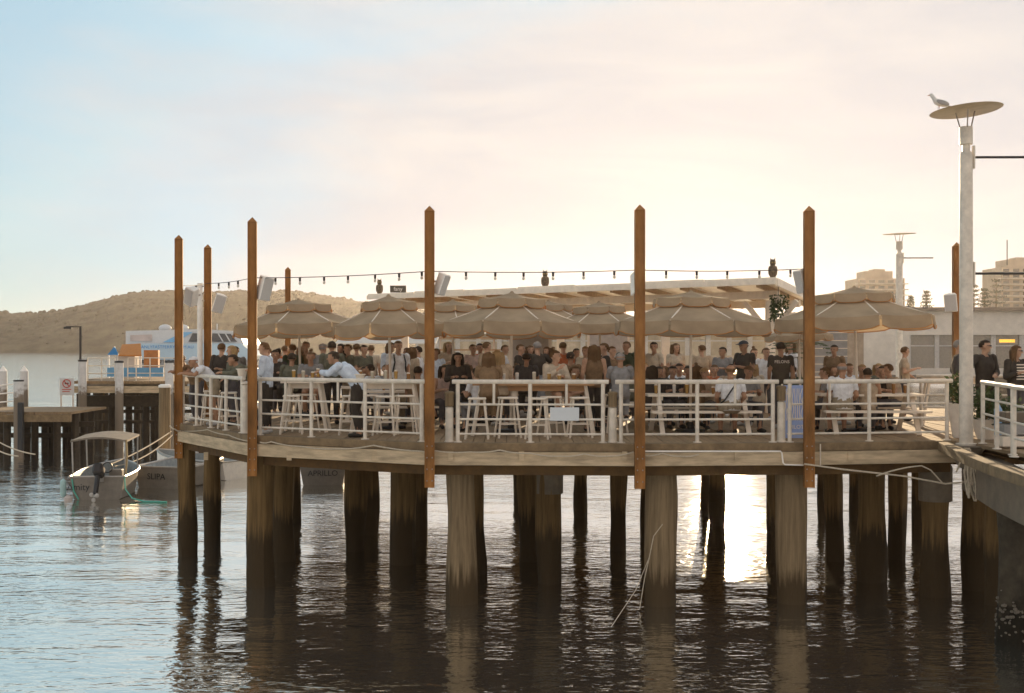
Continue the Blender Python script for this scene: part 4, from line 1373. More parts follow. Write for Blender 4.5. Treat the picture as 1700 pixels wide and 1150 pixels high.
# hut on a pontoon behind the pier
t=thing('pontoon_hut','small hut with blue gable and orange roof on the pier behind','hut',(px(207,63),63,0))
MB().box((0,2.0,zd-0.3),(4.4,3.2,0.5)).build('platform',M_conc,t)
for xx in (-1.8,1.8):
    MB().tube([(xx,2,-2),(xx,2,zd-0.4)],0.16,8).build('pile',M_pile,t)
zr=pz(589,63); zp=pz(573,63)
xs0,xs1=px(178,63)-px(207,63),px(236,63)-px(207,63)
gx=px(196,63)-px(207,63)
MB().add([(xs0,0,zr),(gx,0,zr),((xs0+gx)/2+0.08,0,zp-0.06),(xs0,0.12,zr),(gx,0.12,zr),((xs0+gx)/2+0.08,0.12,zp-0.06)],[(0,1,2),(5,4,3),(0,3,4,1),(1,4,5,2),(2,5,3,0)]).build('gable',mat('hut_blue',(0.03,0.22,0.50),0.6,var=0.1),t)
ax=(xs0+gx)/2+0.1
MB().add([(gx+0.05,-0.1,zr),(xs1,-0.1,zr),(px(222,63)-px(207,63),1.2,zp+0.1),(ax,1.2,zp+0.05),(gx+0.05,-0.1,zr-0.06),(xs1,-0.1,zr-0.06),(px(222,63)-px(207,63),1.2,zp+0.04),(ax,1.2,zp-0.01)],[(0,1,2,3),(7,6,5,4),(0,4,5,1),(1,5,6,2),(2,6,7,3),(3,7,4,0)]).build('roof',mat('hut_orange',(0.50,0.19,0.03),0.6,var=0.1),t)
MB().box((gx+0.35,0.5,(zr+zd)/2),(0.9,0.8,zr-zd)).build('wall',M_wall,t)
for xx in (xs0+0.05,gx-0.05,xs1-0.1): MB().box((xx,0.1,(zr+zd)/2),(0.06,0.06,zr-zd)).build('post',M_white,t)
o=MB().box((0,0,0.34),(2.7,0.12,0.44)).build('blue_hoarding',mat('hoarding_blue',(0.13,0.33,0.52),0.5,var=0.2,scale=2),None); o.location=(px(225,61),61,zd); tag(o,'blue banner hoarding along the pier railing','banner')
o=MB().box((0,0,0.6),(0.7,0.3,1.2)).build('orange_panel',mat('panel_orange',(0.45,0.16,0.04),0.6,var=0.3,scale=3),None); o.location=(px(252,62),62,zd+0.2); tag(o,'orange and red poster panel on the pier','panel')

# ================================================================== ferry
D2=95.0
fy=thing('ferry','pale blue and white catamaran ferry moored behind the old pier','ferry',(px(310,D2),D2,0))
fx=px(310,D2)
def fq(x,y,dy=0): return (px(x,D2)-fx,dy,pz(y,D2))
M_fer=mat('ferry_blue',(0.45,0.58,0.66),0.4,var=0.12,scale=0.6); M_ferw=mat('ferry_white',(0.62,0.62,0.61),0.4,var=0.06)
def slab(pts,y0,y1,nm,m,par):
    n=len(pts); vs=[(px(a,D2)-fx,y0,pz(b,D2)) for a,b in pts]+[(px(a,D2)-fx,y1,pz(b,D2)) for a,b in pts]
    fs=[tuple(range(n)),tuple(range(n,2*n))[::-1]]+[(i,i+n,(i+1)%n+n,(i+1)%n) for i in range(n)]
    return MB().add(vs,fs).build(nm,m,par)
slab([(206,597),(418,597),(424,590),(400,570),(212,570)],0,7,'main_deck_house',M_fer,fy)
slab([(206,572),(404,572),(396,556),(384,549),(330,546),(206,549)],0.4,6.6,'upper_house',M_ferw,fy)
slab([(205,598),(430,598),(424,612),(415,640),(210,640)],-0.3,7.3,'hull',mat('ferry_hull',(0.30,0.30,0.30),0.5),fy)
slab([(311,567),(326,567),(330,553),(318,553)],0.3,0.39,'window',M_glass,fy)
slab([(349,567),(392,567),(381,554),(351,553)],0.3,0.39,'window',M_glass,fy)
for xx in (362,374):
    slab([(xx+6,567),(xx+8,567),(xx,553.5),(xx-2,553.5)],0.22,0.29,'mullion',M_ferw,fy)
slab([(268,568),(302,551),(318,551),(290,568)],0.33,0.395,'blue_stripe',mat('ferry_stripe',(0.20,0.45,0.68),0.4,var=0.1),fy)
slab([(214,566),(250,566),(250,555),(214,556)],0.33,0.395,'pale_mural',mat('ferry_mural',(0.55,0.46,0.42),0.5,var=0.3,scale=0.8),fy)
for xx in (262,291):
    MB().sphere(fq(xx,544,2),(0.5,0.35,0.3),12,8).build('raft_canister',M_ferw,fy,smooth=True)
    MB().box(fq(xx,549,2),(0.8,0.4,0.3)).build('cradle',M_rail,fy)
for xx in range(212,300,7):
    MB().box(fq(xx,600,-0.34),(0.16,0.05,0.28)).build('porthole',M_glass,fy)
MB().tube([fq(345,546,3),fq(345,536,3)],0.05,6).build('antenna',M_ferw,fy)
text('lettering','MANLYFASTFERRY.COM.AU',mat('ferry_letter',(0.08,0.28,0.58),0.5),fy,(px(275,D2)-fx,-0.02,pz(576,D2)),(R(90),0,0),0.34)
for i,xx in enumerate((181,186,191,196)):
    pass

# ================================================================== dinghies
def dinghy(pxx,ywl,d,beam,length,rot,label,m_hull,m_in,name_txt=None,fb=0.62,bow_up=0.25):
    t=thing('dinghy',label,'dinghy',(px(pxx,d),d,0),R(rot),'open boats moored by the wharf')
    n=9; ring=9
    outer=[];inner=[]
    for i in range(n+1):
        u=i/n
        hb=beam/2*(1.0 if u<0.45 else max(0.03,1-((u-0.45)/0.55)**2.2))*(0.94+0.06*min(1,u*3))
        sheer=fb+bow_up*u*u
        keel=-0.14+0.45*max(0,(u-0.7)/0.3)**2
        y=length*u
        o_=[];in_=[]
        for k in range(ring):
            v=-1+2*k/(ring-1)
            c=abs(v)
            if c>0.5: f=(c-0.5)/0.5; xx=hb*(0.84+0.16*f); zz=keel+0.16+(sheer-keel-0.16)*f
            else: f=c/0.5; xx=hb*0.84*f; zz=keel+0.16*f*f
            sg=1 if v>=0 else -1
            o_.append((sg*xx,y,zz))
            in_.append((sg*max(0.0,xx-0.06),y+(0.06 if i==0 else (-0.08 if i==n else 0)),max(zz+ (0.0 if c>0.97 else 0.12),0.05 if c<0.6 else zz)))
        outer.append(o_);inner.append(in_)
    mb=MB()
    for row in outer: mb.v.extend(row)
    for i in range(n):
        for k in range(ring-1):
            a=i*ring+k; mb.f.append((a,a+1,a+ring+1,a+ring))
    mb.f.append(tuple(range(ring))[::-1])
    mb.build('hull',m_hull,t,smooth=True)
    mb=MB()
    for row in inner: mb.v.extend(row)
    for i in range(n):
        for k in range(ring-1):
            a=i*ring+k; mb.f.append((a,a+ring,a+ring+1,a+1))
    mb.f.append(tuple(range(ring)))
    mb.build('inner_skin',m_in,t,smooth=True)
    for s in (0,ring-1):
        MB().tube([Vector(r_[s])+Vector((0,0,0.01)) for r_ in outer],0.045,6).build('gunwale',M_alu,t,smooth=True)
    MB().beam(Vector(outer[0][0])+Vector((0,0.03,0.012)),Vector(outer[0][-1])+Vector((0,0.03,0.012)),0.10,0.04).build('transom_cap',M_alu,t)
    for u in (0.35,0.62):
        MB().box((0,length*u,fb*0.55),(beam*0.86*(1 if u<0.5 else 0.85),0.28,0.04)).build('thwart',M_alu,t)
    if name_txt:
        nt_,xo,sz=name_txt
        text('lettering',nt_,M_black,t,(xo,-0.012,fb*0.55),(R(90),0,0),sz)
    return t,outer
def rubber(t,pts,r,m): return MB().tube(pts,r,6).build('line',m,t,smooth=True)
M_in=mat('boat_inside',(0.30,0.33,0.33),0.6,var=0.2)
dA=38.0
t,ou=dinghy(172,833,dA,2.0,3.8,4,'aluminium dinghy lettered Amity with outboard motor and flat canopy',M_hull,M_in,('Amity',-0.64,0.32),0.76)
t.scale=(0.86,0.86,0.9); t.location.x=px(161,dA)
# outboard motor, tilted
MB().box((0.1,-0.16,0.98),(0.34,0.5,0.40),Matrix.Rotation(R(-28),3,'X')).build('outboard_cowl',M_dark,t,bevel=0.07)
MB().beam((0.1,-0.28,0.85),(0.1,-0.62,0.22),0.14,0.2).build('outboard_leg',M_black,t,bevel=0.03)
MB().sphere((0.1,-0.66,0.18),(0.07,0.16,0.07),10,6).build('gearcase',M_alu,t,smooth=True)
for k in range(3):
    a=k*2.09+0.4
    MB().sphere((0.1+0.11*math.cos(a),-0.80,0.18+0.11*math.sin(a)),(0.075,0.02,0.075),8,6).build('propeller_blade',M_alu,t,smooth=True)
MB().box((0.1,-0.03,0.78),(0.3,0.12,0.35)).build('motor_bracket',M_alu,t)
MB().tube([(0.3+0.17*math.cos(a/16*6.2832),0.25,1.05+0.17*math.sin(a/16*6.2832)) for a in range(17)],0.02,6).build('steering_wheel',M_black,t)
MB().box((0.55,0.5,0.62),(0.45,0.35,0.7)).build('console',M_hull,t,bevel=0.03)
cz=1.98
q=MB()
nx_=8
vs=[];fs=[]
for i in range(nx_+1):
    u=i/nx_; z=cz+0.12*math.sin(u*math.pi)
    vs+=[(-1.0+1.95*u,0.3,z-0.03),(-1.0+1.95*u,2.3,z+0.05),(-1.0+1.95*u,0.3,z-0.09),(-1.0+1.95*u,2.3,z-0.01)]
for i in range(nx_):
    a=i*4; fs+=[(a,a+4,a+5,a+1),(a+2,a+3,a+7,a+6),(a,a+2,a+6,a+4),(a+1,a+5,a+7,a+3)]
fs+=[(0,1,3,2),(nx_*4,nx_*4+2,nx_*4+3,nx_*4+1)]
q.add(vs,fs).build('canopy',mat('bimini_grey',(0.20,0.165,0.125),0.8,var=0.2),t)
for (xx,yy) in ((-0.95,0.35),(0.9,0.35),(-0.95,2.25),(0.9,2.25)):
    MB().tube([(xx*0.97,yy+0.05,0.7),(xx,yy,cz)],0.028,7).build('canopy_pole',M_alu,t)
MB().tube([(0.9,0.3,0.7),(0.97,0.3,1.4),(0.93,0.32,cz)],0.03,6).build('canopy_strap',mat('strap_tan',(0.38,0.28,0.14),0.8),t)
for xx,yy in ((-1.15,-0.02),):
    o=MB().lathe([(0.03,0.62),(0.10,0.55),(0.11,0.12),(0.05,0.02),(0.03,0.0)],(xx,yy,0.08),12).build('fender',mat('pale_teal_vinyl',(0.36,0.52,0.50),0.5),t,smooth=True)
MB().lathe([(0.02,0.0),(0.15,0.08),(0.15,0.18),(0.05,0.25)],(-0.95,-0.12,-0.08),10).build('buoy',mat('buoy_white',(0.55,0.47,0.42),0.6),t,smooth=True)
rubber(t,[(-0.85,-0.02,0.7),(-0.78,-0.06,0.3),(-0.6,-0.1,0.02)],0.025,M_teal)
rubber(t,[(0.95,-0.02,0.75),(1.0,-0.1,0.35),(1.3,-0.4,0.08),(1.8,-0.8,0.02),(2.6,-1.0,0.02)],0.025,M_teal)
t,ou=dinghy(264,820,41.0,1.9,4.0,-16,'grey dinghy lettered Slipa moored right behind the canopy dinghy',M_hull,M_in,('SLIPA',-0.1,0.28),0.68)
t,ou=dinghy(398,800,44.0,1.9,3.8,62,'white dinghy seen between the piles left of the corner pile',M_white,M_in,None,0.62)
t,ou=dinghy(536,810,42.0,1.65,3.6,6,'pale dinghy with worn lettering floating under the wharf',M_hull,M_in,('APRILLO',0.0,0.26),0.7)
for (a,b,s,lab) in ((P(185,770,40),P(284,716,47.2),0.08,'mooring rope from the canopy dinghy up to the grey pile'),(P(190,774,40),P(286,722,47.2),0.22,'second slack mooring rope from the canopy dinghy to the grey pile'),
        (P(-8,730,46),P(58,754,41),0.08,'mooring rope entering from the left picture edge'),(P(-8,745,44),P(30,757,41),0.05,'lower mooring rope at the left picture edge')):
    o=MB().tube(catenary(a,b,s,10),0.022,6).build('mooring_line',M_rope,None,smooth=True); tag(o,lab,'rope')
# ================================================================== people
V = Vector
def pose_joints(kind, yaw=0.0):
    """joint positions of a 1.72 m figure that faces -Y; returns a dict"""
    J = {}
    def sym(n, a): J[n+'L'] = V(a); J[n+'R'] = V((-a[0], a[1], a[2]))
    if kind.startswith('stand'):
        J['pelvis']=V((0,0,.94)); J['waist']=V((0,.005,1.10)); J['chest']=V((0,.01,1.29)); J['neck']=V((0,.015,1.46)); J['head']=V((0,-.01,1.61))
        sym('sh',(.185,.01,1.41)); sym('el',(.235,.04,1.13)); sym('wr',(.225,-.06,.90)); sym('hip',(.09,0,.91)); sym('kn',(.095,-.02,.50)); sym('an',(.10,.03,.085)); sym('toe',(.12,-.12,.035))
        if kind == 'stand_hold':
            J['elR']=V((-.24,.0,1.13)); J['wrR']=V((-.12,-.25,1.22)); J['elL']=V((.24,.02,1.13)); J['wrL']=V((.16,-.18,1.02))
        if kind == 'stand_phone':
            sym('el',(.235,-.03,1.14)); sym('wr',(.07,-.27,1.20)); J['head']=V((0,-.035,1.60))
        if kind == 'stand_reach':
            J['elR']=V((-.42,-.06,1.24)); J['wrR']=V((-.66,-.10,1.10)); J['wrL']=V((.05,-.22,1.10)); J['elL']=V((.25,-.02,1.13))
        if kind == 'stand_hip':
            J['elL']=V((.36,.08,1.17)); J['wrL']=V((.17,-.02,1.0)); J['anR']=V((-.13,-.03,.085)); J['toeR']=V((-.17,-.17,.035)); J['knR']=V((-.12,-.06,.5))
    elif kind == 'lean':
        J['pelvis']=V((0,.26,.90)); J['waist']=V((0,.18,1.04)); J['chest']=V((0,.04,1.18)); J['neck']=V((0,-.10,1.28)); J['head']=V((0,-.20,1.39))
        sym('sh',(.185,-.05,1.26)); sym('el',(.22,-.22,1.12)); sym('wr',(.07,-.42,1.15)); sym('hip',(.09,.26,.87)); sym('kn',(.10,.20,.48)); sym('an',(.10,.30,.085)); sym('toe',(.12,.15,.035))
    elif kind.startswith('sit') or kind.startswith('stool'):
        h = .52 if kind.startswith('sit') else .82
        f = .10 if kind.endswith('lean') else 0.02
        J['pelvis']=V((0,0,h)); J['waist']=V((0,-f*.4,h+.15)); J['chest']=V((0,-f,h+.335)); J['neck']=V((0,-f*1.5,h+.50)); J['head']=V((0,-f*1.9-.02,h+.645))
        sym('sh',(.185,-f*1.3,h+.45)); sym('el',(.24,-.10-f,h+.21)); sym('wr',(.12,-.33-f,h+.27))
        if h < .7:
            sym('hip',(.09,-.02,h-.02)); sym('kn',(.13,-.43,h)); sym('an',(.13,-.40,.085)); sym('toe',(.15,-.54,.035))
        else:
            sym('hip',(.09,-.02,h-.02)); sym('kn',(.11,-.41,h-.06)); sym('an',(.11,-.30,h-.46)); sym('toe',(.12,-.44,h-.52))
        if kind == 'sit_down':
            J['head'] += V((0,-.05,-.02)); 
        if kind == 'sit_hang':
            sym('el',(.25,.0,h+.18)); sym('wr',(.20,-.20,h+.06))
        if kind == 'stool_hold':
            J['wrR']=V((-.05,-.26,h+.42)); J['wrL']=V((.04,-.24,h+.28))
    d = J['head'] - J['neck']
    J['yaw'] = yaw
    return J
def cap(mb, a, b, ra, rb, n=10):
    a=V(a); b=V(b); d=(b-a); l=d.length
    d = d/l if l>1e-6 else V((0,0,1))
    pts=[];rs=[]
    for t in (-1,-.8,-.45): pts.append(a+d*ra*t); rs.append(max(.0015, ra*math.sqrt(max(0,1-t*t))))
    for t in (0,.5,1): pts.append(a+d*l*t); rs.append(ra+(rb-ra)*t)
    for t in (.45,.8,1): pts.append(b+d*rb*t); rs.append(max(.0015, rb*math.sqrt(max(0,1-t*t))))
    mb.tube(pts, rs, n)
def body_mesh(kind, yaw):
    J = pose_joints(kind, yaw)
    mb = MB(); prim = []
    def seg(a,b,ra,rb,tagn,n=10):
        cap(mb,a,b,ra,rb,n); prim.append((V(a),V(b),ra,rb,tagn))
    # trunk: wide and shallow -> several parallel capsules
    dx = V((1,0,0))
    for s in (-1,0,1):
        seg(J['pelvis']+dx*s*.065, J['waist']+dx*s*.055, .105,.10,'pelvis')
        seg(J['waist']+dx*s*.055, J['chest']+dx*s*.075, .10,.108,'torso')
        seg(J['chest']+dx*s*.075, J['neck']+dx*s*.075-V((0,0,.075)), .106,.075,'torso')
    seg(J['neck']-V((0,0,.05)), J['neck']+(J['head']-J['neck'])*.55, .056,.052,'neck')
    R_ = Matrix.Rotation(yaw,3,'Z')
    hd = J['head']
    # head: skull, face, jaw, nose, ears
    def hp(x,y,z): return hd + R_ @ V((x,y,z))
    seg(hp(0,.022,.03), hp(0,-.012,.03), .086,.083,'head',14)
    seg(hp(0,-.025,-.01), hp(0,-.035,-.065), .068,.047,'head',12)
    seg(hp(0,-.098,.005), hp(0,-.112,-.018), .010,.014,'head',8)
    for s in (-1,1):
        seg(hp(s*.083,.005,.012), hp(s*.086,.012,-.02), .014,.010,'head',6)
    for sd_ in ('L','R'):
        sg = 1 if sd_=='L' else -1
        seg(J['sh'+sd_], J['el'+sd_], .057,.043,'uparm'); seg(J['el'+sd_], J['wr'+sd_], .042,.029,'forearm')
        fd=(J['wr'+sd_]-J['el'+sd_]).normalized()
        side=fd.cross(V((0,-.5,1))).normalized() if abs(fd.z)<.9 else V((0,1,0))
        pal=J['wr'+sd_]+fd*.055
        nrm_=fd.cross(side).normalized()
        for q in (-1,0,1):
            seg(J['wr'+sd_]+fd*.015+side*q*.012, pal+side*q*.022+fd*.02, .016,.015,'hand',6)
        for q,le in ((-1.5,.055),(-.5,.066),(.5,.062),(1.5,.048)):
            b0=pal+side*q*.021+fd*.03; b1=b0+fd*le*.55+nrm_*.012; b2=b1+fd*le*.35+nrm_*.03
            seg(b0,b1,.0098,.0092,'hand',6); seg(b1,b2,.0092,.0085,'hand',6)
        th=pal-fd*.02-side*sg*.03
        seg(th, th-side*sg*.025+fd*.03+nrm_*.015, .012,.0105,'hand',6); seg(th-side*sg*.025+fd*.03+nrm_*.015, th-side*sg*.024+fd*.058+nrm_*.025, .0105,.009,'hand',6)
        seg(J['hip'+sd_], J['kn'+sd_], .092,.062,'thigh'); seg(J['kn'+sd_], J['kn'+sd_].lerp(J['an'+sd_],.35)+V((0,.018,0)), .060,.058,'shin'); seg(J['kn'+sd_].lerp(J['an'+sd_],.35)+V((0,.018,0)), J['an'+sd_], .058,.038,'shin')
        seg(J['an'+sd_]+V((0,.03,-.035)), J['toe'+sd_], .042,.034,'foot')
    me = mb.mesh('tmp')
    o = bpy.data.objects.new('tmp', me); COL.objects.link(o)
    r = o.modifiers.new('r','REMESH'); r.mode='VOXEL'; r.voxel_size=.0115; r.use_smooth_shade=True
    sm = o.modifiers.new('s','SMOOTH'); sm.iterations=2; sm.factor=.5
    dc = o.modifiers.new('d','DECIMATE'); dc.ratio=.16
    dg = bpy.context.evaluated_depsgraph_get()
    res = bpy.data.meshes.new_from_object(o.evaluated_get(dg))
    bpy.data.objects.remove(o); bpy.data.meshes.remove(me)
    res.materials.clear()
    n=len(res.vertices); co=np.empty(n*3); res.vertices.foreach_get('co',co); co=co.reshape(-1,3)
    best=np.full(n,1e9); who=np.zeros(n,int); par=np.zeros(n)
    for i,(a,b,ra,rb,tg) in enumerate(prim):
        A=np.array(a);B=np.array(b);ab=B-A
        t=np.clip(((co-A)@ab)/max(1e-9,ab@ab),0,1)
        dd=np.linalg.norm(co-(A+t[:,None]*ab),axis=1)-(ra+(rb-ra)*t)
        k=dd<best; best[k]=dd[k]; who[k]=i; par[k]=t[k]
    tags=np.array([prim[i][4] for i in who])
    for p in res.polygons: p.use_smooth=True
    nr=np.empty(n*3); res.vertices.foreach_get('normal',nr); nr=nr.reshape(-1,3)
    polys=[tuple(p.vertices) for p in res.polygons]
    return dict(J=J,me=res,co=co,nr=nr,tags=tags,par=par,polys=polys,cl={})
def cloth(B, kind):
    if kind in B['cl']: return B['cl'][kind]
    t=B['tags']; par=B['par']; z=B['co'][:,2]; pel=B['J']['pelvis']
    if kind=='tee': sel=(t=='torso')|((t=='pelvis')&(z>pel.z-.06))|((t=='uparm')&(par<.72)); off=.017
    elif kind=='long': sel=(t=='torso')|((t=='pelvis')&(z>pel.z-.06))|(t=='uparm')|((t=='forearm')&(par<.9)); off=.018
    elif kind=='vest': sel=(t=='torso')|((t=='pelvis')&(z>pel.z-.06)); off=.015
    elif kind=='trousers': sel=(t=='pelvis')|(t=='thigh')|((t=='shin')&(z>.10)); off=.013
    elif kind=='shorts': sel=(t=='pelvis')|((t=='thigh')&(par<.75)); off=.02
    elif kind=='shoesL': sel=(t=='foot')&(B['co'][:,0]>0); off=.008
    elif kind=='shoesR': sel=(t=='foot')&(B['co'][:,0]<=0); off=.008
    idx=-np.ones(len(t),int); rem=np.nonzero(sel)[0]; idx[rem]=np.arange(len(rem))
    fs=[tuple(idx[list(p)]) for p in B['polys'] if all(sel[i] for i in p)]
    co=B['co'][rem]
    # slack folds in the fabric
    wob=np.sin(co[:,2]*38+co[:,0]*21)*np.sin(co[:,1]*33+co[:,2]*11)*.004
    vs=co+B['nr'][rem]*(off+wob)[:,None]
    if kind in ('tee','long','vest'):
        thr=pel.z-.06; lowv=(t[rem]=='pelvis')&(co[:,2]<thr+.04); vs[lowv,2]=thr
    me=bpy.data.meshes.new(kind); me.from_pydata(vs.tolist(),[],[tuple(int(i) for i in f) for f in fs]); me.update()
    for p in me.polygons: p.use_smooth=True
    B['cl'][kind]=me
    return me
HAIRC={}
def hair_mesh(style):
    if style in HAIRC: return HAIRC[style]
    mb=MB(); rn=random.Random(len(style)*7+ord(style[0]))
    def shell(rx,ry,rz,keep,c=(0,.008,.032),n=22,m=14,rough=.006):
        base=len(mb.v); ok=[]
        for i in range(m+1):
            th=math.pi*i/m
            for k in range(n):
                a=2*math.pi*k/n
                d=V((math.sin(th)*math.cos(a),math.sin(th)*math.sin(a),math.cos(th)))
                rr_=1+rough*10*mnoise.noise(d*6)
                mb.v.append((c[0]+rx*d.x*rr_,c[1]+ry*d.y*rr_,c[2]+rz*d.z*rr_)); ok.append(keep(d))
        for i in range(m):
            for k in range(n):
                q=(i*n+k,i*n+(k+1)%n,(i+1)*n+(k+1)%n,(i+1)*n+k)
                if all(ok[j] for j in q): mb.f.append(tuple(base+j for j in (q[0],q[3],q[2],q[1])))
    kshort=lambda d: d.z>.42 or (d.y>-.15 and d.z>-.05) or (d.y>.25 and d.z>-.55)
    if style in ('short','curly','long','bun','grey'):
        shell(.094,.112,.098,kshort,rough=.006 if style!='curly' else .028)
    if style=='long':
        for s in range(-3,4):
            x=s*.027
            pts=[(x*1.0,.06,.09),(x*1.25,.105-abs(s)*.012,0),(x*1.35,.10-abs(s)*.012,-.12),(x*1.3,.095,-.24-rn.random()*.05)]
            mb.tube(pts,[.03,.034,.032,.010],7)
        for s in (-1,1):
            mb.tube([(s*.07,-.01,.09),(s*.10,.01,.0),(s*.10,.02,-.12),(s*.09,.0,-.21)],[.025,.027,.025,.008],7)
    if style=='bun': mb.sphere((0,.045,.155),(.045,.045,.04),10,7)
    if style=='cap':
        shell(.098,.114,.095,lambda d:d.z>.12,rough=.001)
        shell(.090,.108,.094,lambda d:d.y>.1 and -.5<d.z<.2)
        mb.add([(-.07,-.085,.058),(.07,-.085,.058),(.055,-.18,.04),(-.055,-.18,.04),(-.07,-.085,.050),(.07,-.085,.050),(.055,-.18,.034),(-.055,-.18,.034)],[(0,1,2,3),(7,6,5,4),(0,4,5,1),(1,5,6,2),(2,6,7,3),(3,7,4,0)])
    if style=='bald':
        shell(.089,.107,.09,lambda d:d.y>-.05 and -.45<d.z<.3,rough=.002)
    me=mb.mesh('hair',True)
    if style in ('long','bun'):
        o=bpy.data.objects.new('tmp',me); COL.objects.link(o)
        so=o.modifiers.new('t','SOLIDIFY'); so.thickness=.012; so.offset=-1
        r=o.modifiers.new('r','REMESH'); r.mode='VOXEL'; r.voxel_size=.008; r.use_smooth_shade=True
        dc=o.modifiers.new('d','DECIMATE'); dc.ratio=.25
        me=bpy.data.meshes.new_from_object(o.evaluated_get(bpy.context.evaluated_depsgraph_get()))
        bpy.data.objects.remove(o)
    HAIRC[style]=me
    return me
EYE=MB().sphere((0,0,0),(.011,.007,.008),8,6).mesh('eye',True)
MOUTH=MB().sphere((0,0,0),(.022,.006,.006),8,5).mesh('mouth',True)
SUNG=MB(); SUNG.box((0,0,0),(.14,.012,.012)); SUNG.sphere((-.034,-.004,-.008),(.03,.009,.02),10,6); SUNG.sphere((.034,-.004,-.008),(.03,.009,.02),10,6)
for s in (-1,1): SUNG.box((s*.072,.05,0),(.006,.1,.008))
SUNG=SUNG.mesh('sunglasses')
BODY={}
def cm(prefix,c,rough=.85,tr=0.0): return mat('%s_%d_%d_%d'%(prefix,c[0]*999,c[1]*999,c[2]*999),c,rough,var=.26,scale=9,bump=.45,bscale=22,spec=.2,trans=tr)
SKIN={'p':(.52,.31,.20),'m':(.40,.22,.13),'d':(.22,.12,.07)}
HAIR={'k':(.050,.032,.019),'b':(.15,.08,.035),'l':(.40,.25,.11),'g':(.30,.27,.24),'w':(.78,.75,.72),'n':(.05,.05,.06)}
WH=(.84,.82,.80); BL=(.062,.050,.040); GR=(.26,.25,.24); OL=(.15,.145,.10); BE=(.58,.49,.37); LB=(.66,.73,.84); DN=(.10,.09,.09); RD=(.52,.15,.06); TN=(.45,.34,.23); BR=(.24,.15,.08); KH=(.30,.24,.16); PK=(.66,.50,.43); NV=(.075,.068,.066); GN=(.07,.085,.05)
def person(pxx,d,kind,rot,top,tc_,bot,bc,hair,hc,skin,label,yaw=0,z=DECK,scale=1.0,extras=(),dx=0.0):
    key=(kind,yaw)
    if key not in BODY: BODY[key]=body_mesh(kind,R(yaw))
    B=BODY[key]
    t=thing('person',label,'person',(px(pxx,d)+dx,d,z+0.004),R(rot),'people on the wharf')
    t.scale=(scale,)*3
    sk=cm('skin',SKIN[skin],.55)
    obj('body',B['me'],sk,t)
    obj({'tee':'t_shirt','long':'long_sleeved_top','vest':'vest_top'}[top],cloth(B,top),cm('cloth',tc_,.85,.12),t)
    obj(bot,cloth(B,bot),cm('cloth',bc),t)
    for w_ in ('shoesL','shoesR'):
      obj('shoe',cloth(B,w_),cm('shoe',(.5,.48,.45) if (int(pxx)%3==0) else (.04,.035,.03),.6),t)
    hd=B['J']['head']; Rz=Matrix.Rotation(R(yaw),3,'Z')
    if hair!='none':
        o=obj('cap' if hair=='cap' else 'hair',hair_mesh(hair),cm('hair',HAIR[hc],.75,.15),t,hd,R(yaw)+1e-6)
    for s in (-1,1):
        obj('eye',EYE,M_black,t,hd+Rz@V((s*.034,-.087,.018)),R(yaw))
    obj('mouth',MOUTH,cm('lip',(.30,.10,.08),.5),t,hd+Rz@V((0,-.083,-.055)),R(yaw))
    for e in extras:
        if e=='sunglasses': obj('sunglasses',SUNG,M_black,t,hd+Rz@V((0,-.098,.026)),R(yaw))
        if e=='strap':
            c=B['J']['chest']
            pts=[c+V((-.13,-.03,.16)),c+V((-.12,.095,.14)),c+V((.0,.155,-.02)),c+V((.12,.15,-.2)),c+V((.2,.06,-.28))]
            MB().tube(pts,.014,6).build('bag_strap',M_black,t)
        if e=='straps':
            c=B['J']['chest']
            for s in (-1,1):
                MB().tube([c+V((s*.1,.08,.15)),c+V((s*.11,-.06,.15)),c+V((s*.12,-.145,.0)),c+V((s*.14,-.08,-.2))],.017,6).build('backpack_strap',M_black,t)
            MB().sphere(c+V((0,.2,-.05)),(.15,.09,.22),12,8).build('backpack',M_black,t,smooth=True)
        if e=='felons':
            c=B['J']['chest']
            text('lettering','FELONS',M_white,t,c+V((0,.142,.05)),(R(90),0,R(180)),.085)
        if e=='stripes':
            c=B['J']['chest']
            for i in range(6):
                MB().beam(c+V((-.09,-.134+.004*abs(i-3),-.2+i*.055)),c+V((.09,-.134+.004*abs(i-3),-.2+i*.055)),.012,.022).build('stripe',M_fur,t)
        if e=='flowers':
            c=B['J']['chest']; rf=random.Random(2)
            for i in range(16):
                MB().sphere(c+V((rf.uniform(-.13,.13),-.118,rf.uniform(-.2,.1))),(.022,.012,.02),6,4).build('flower_print',(M_fur,cm('cloth',(.5,.25,.2)))[i%2],t)
    return t
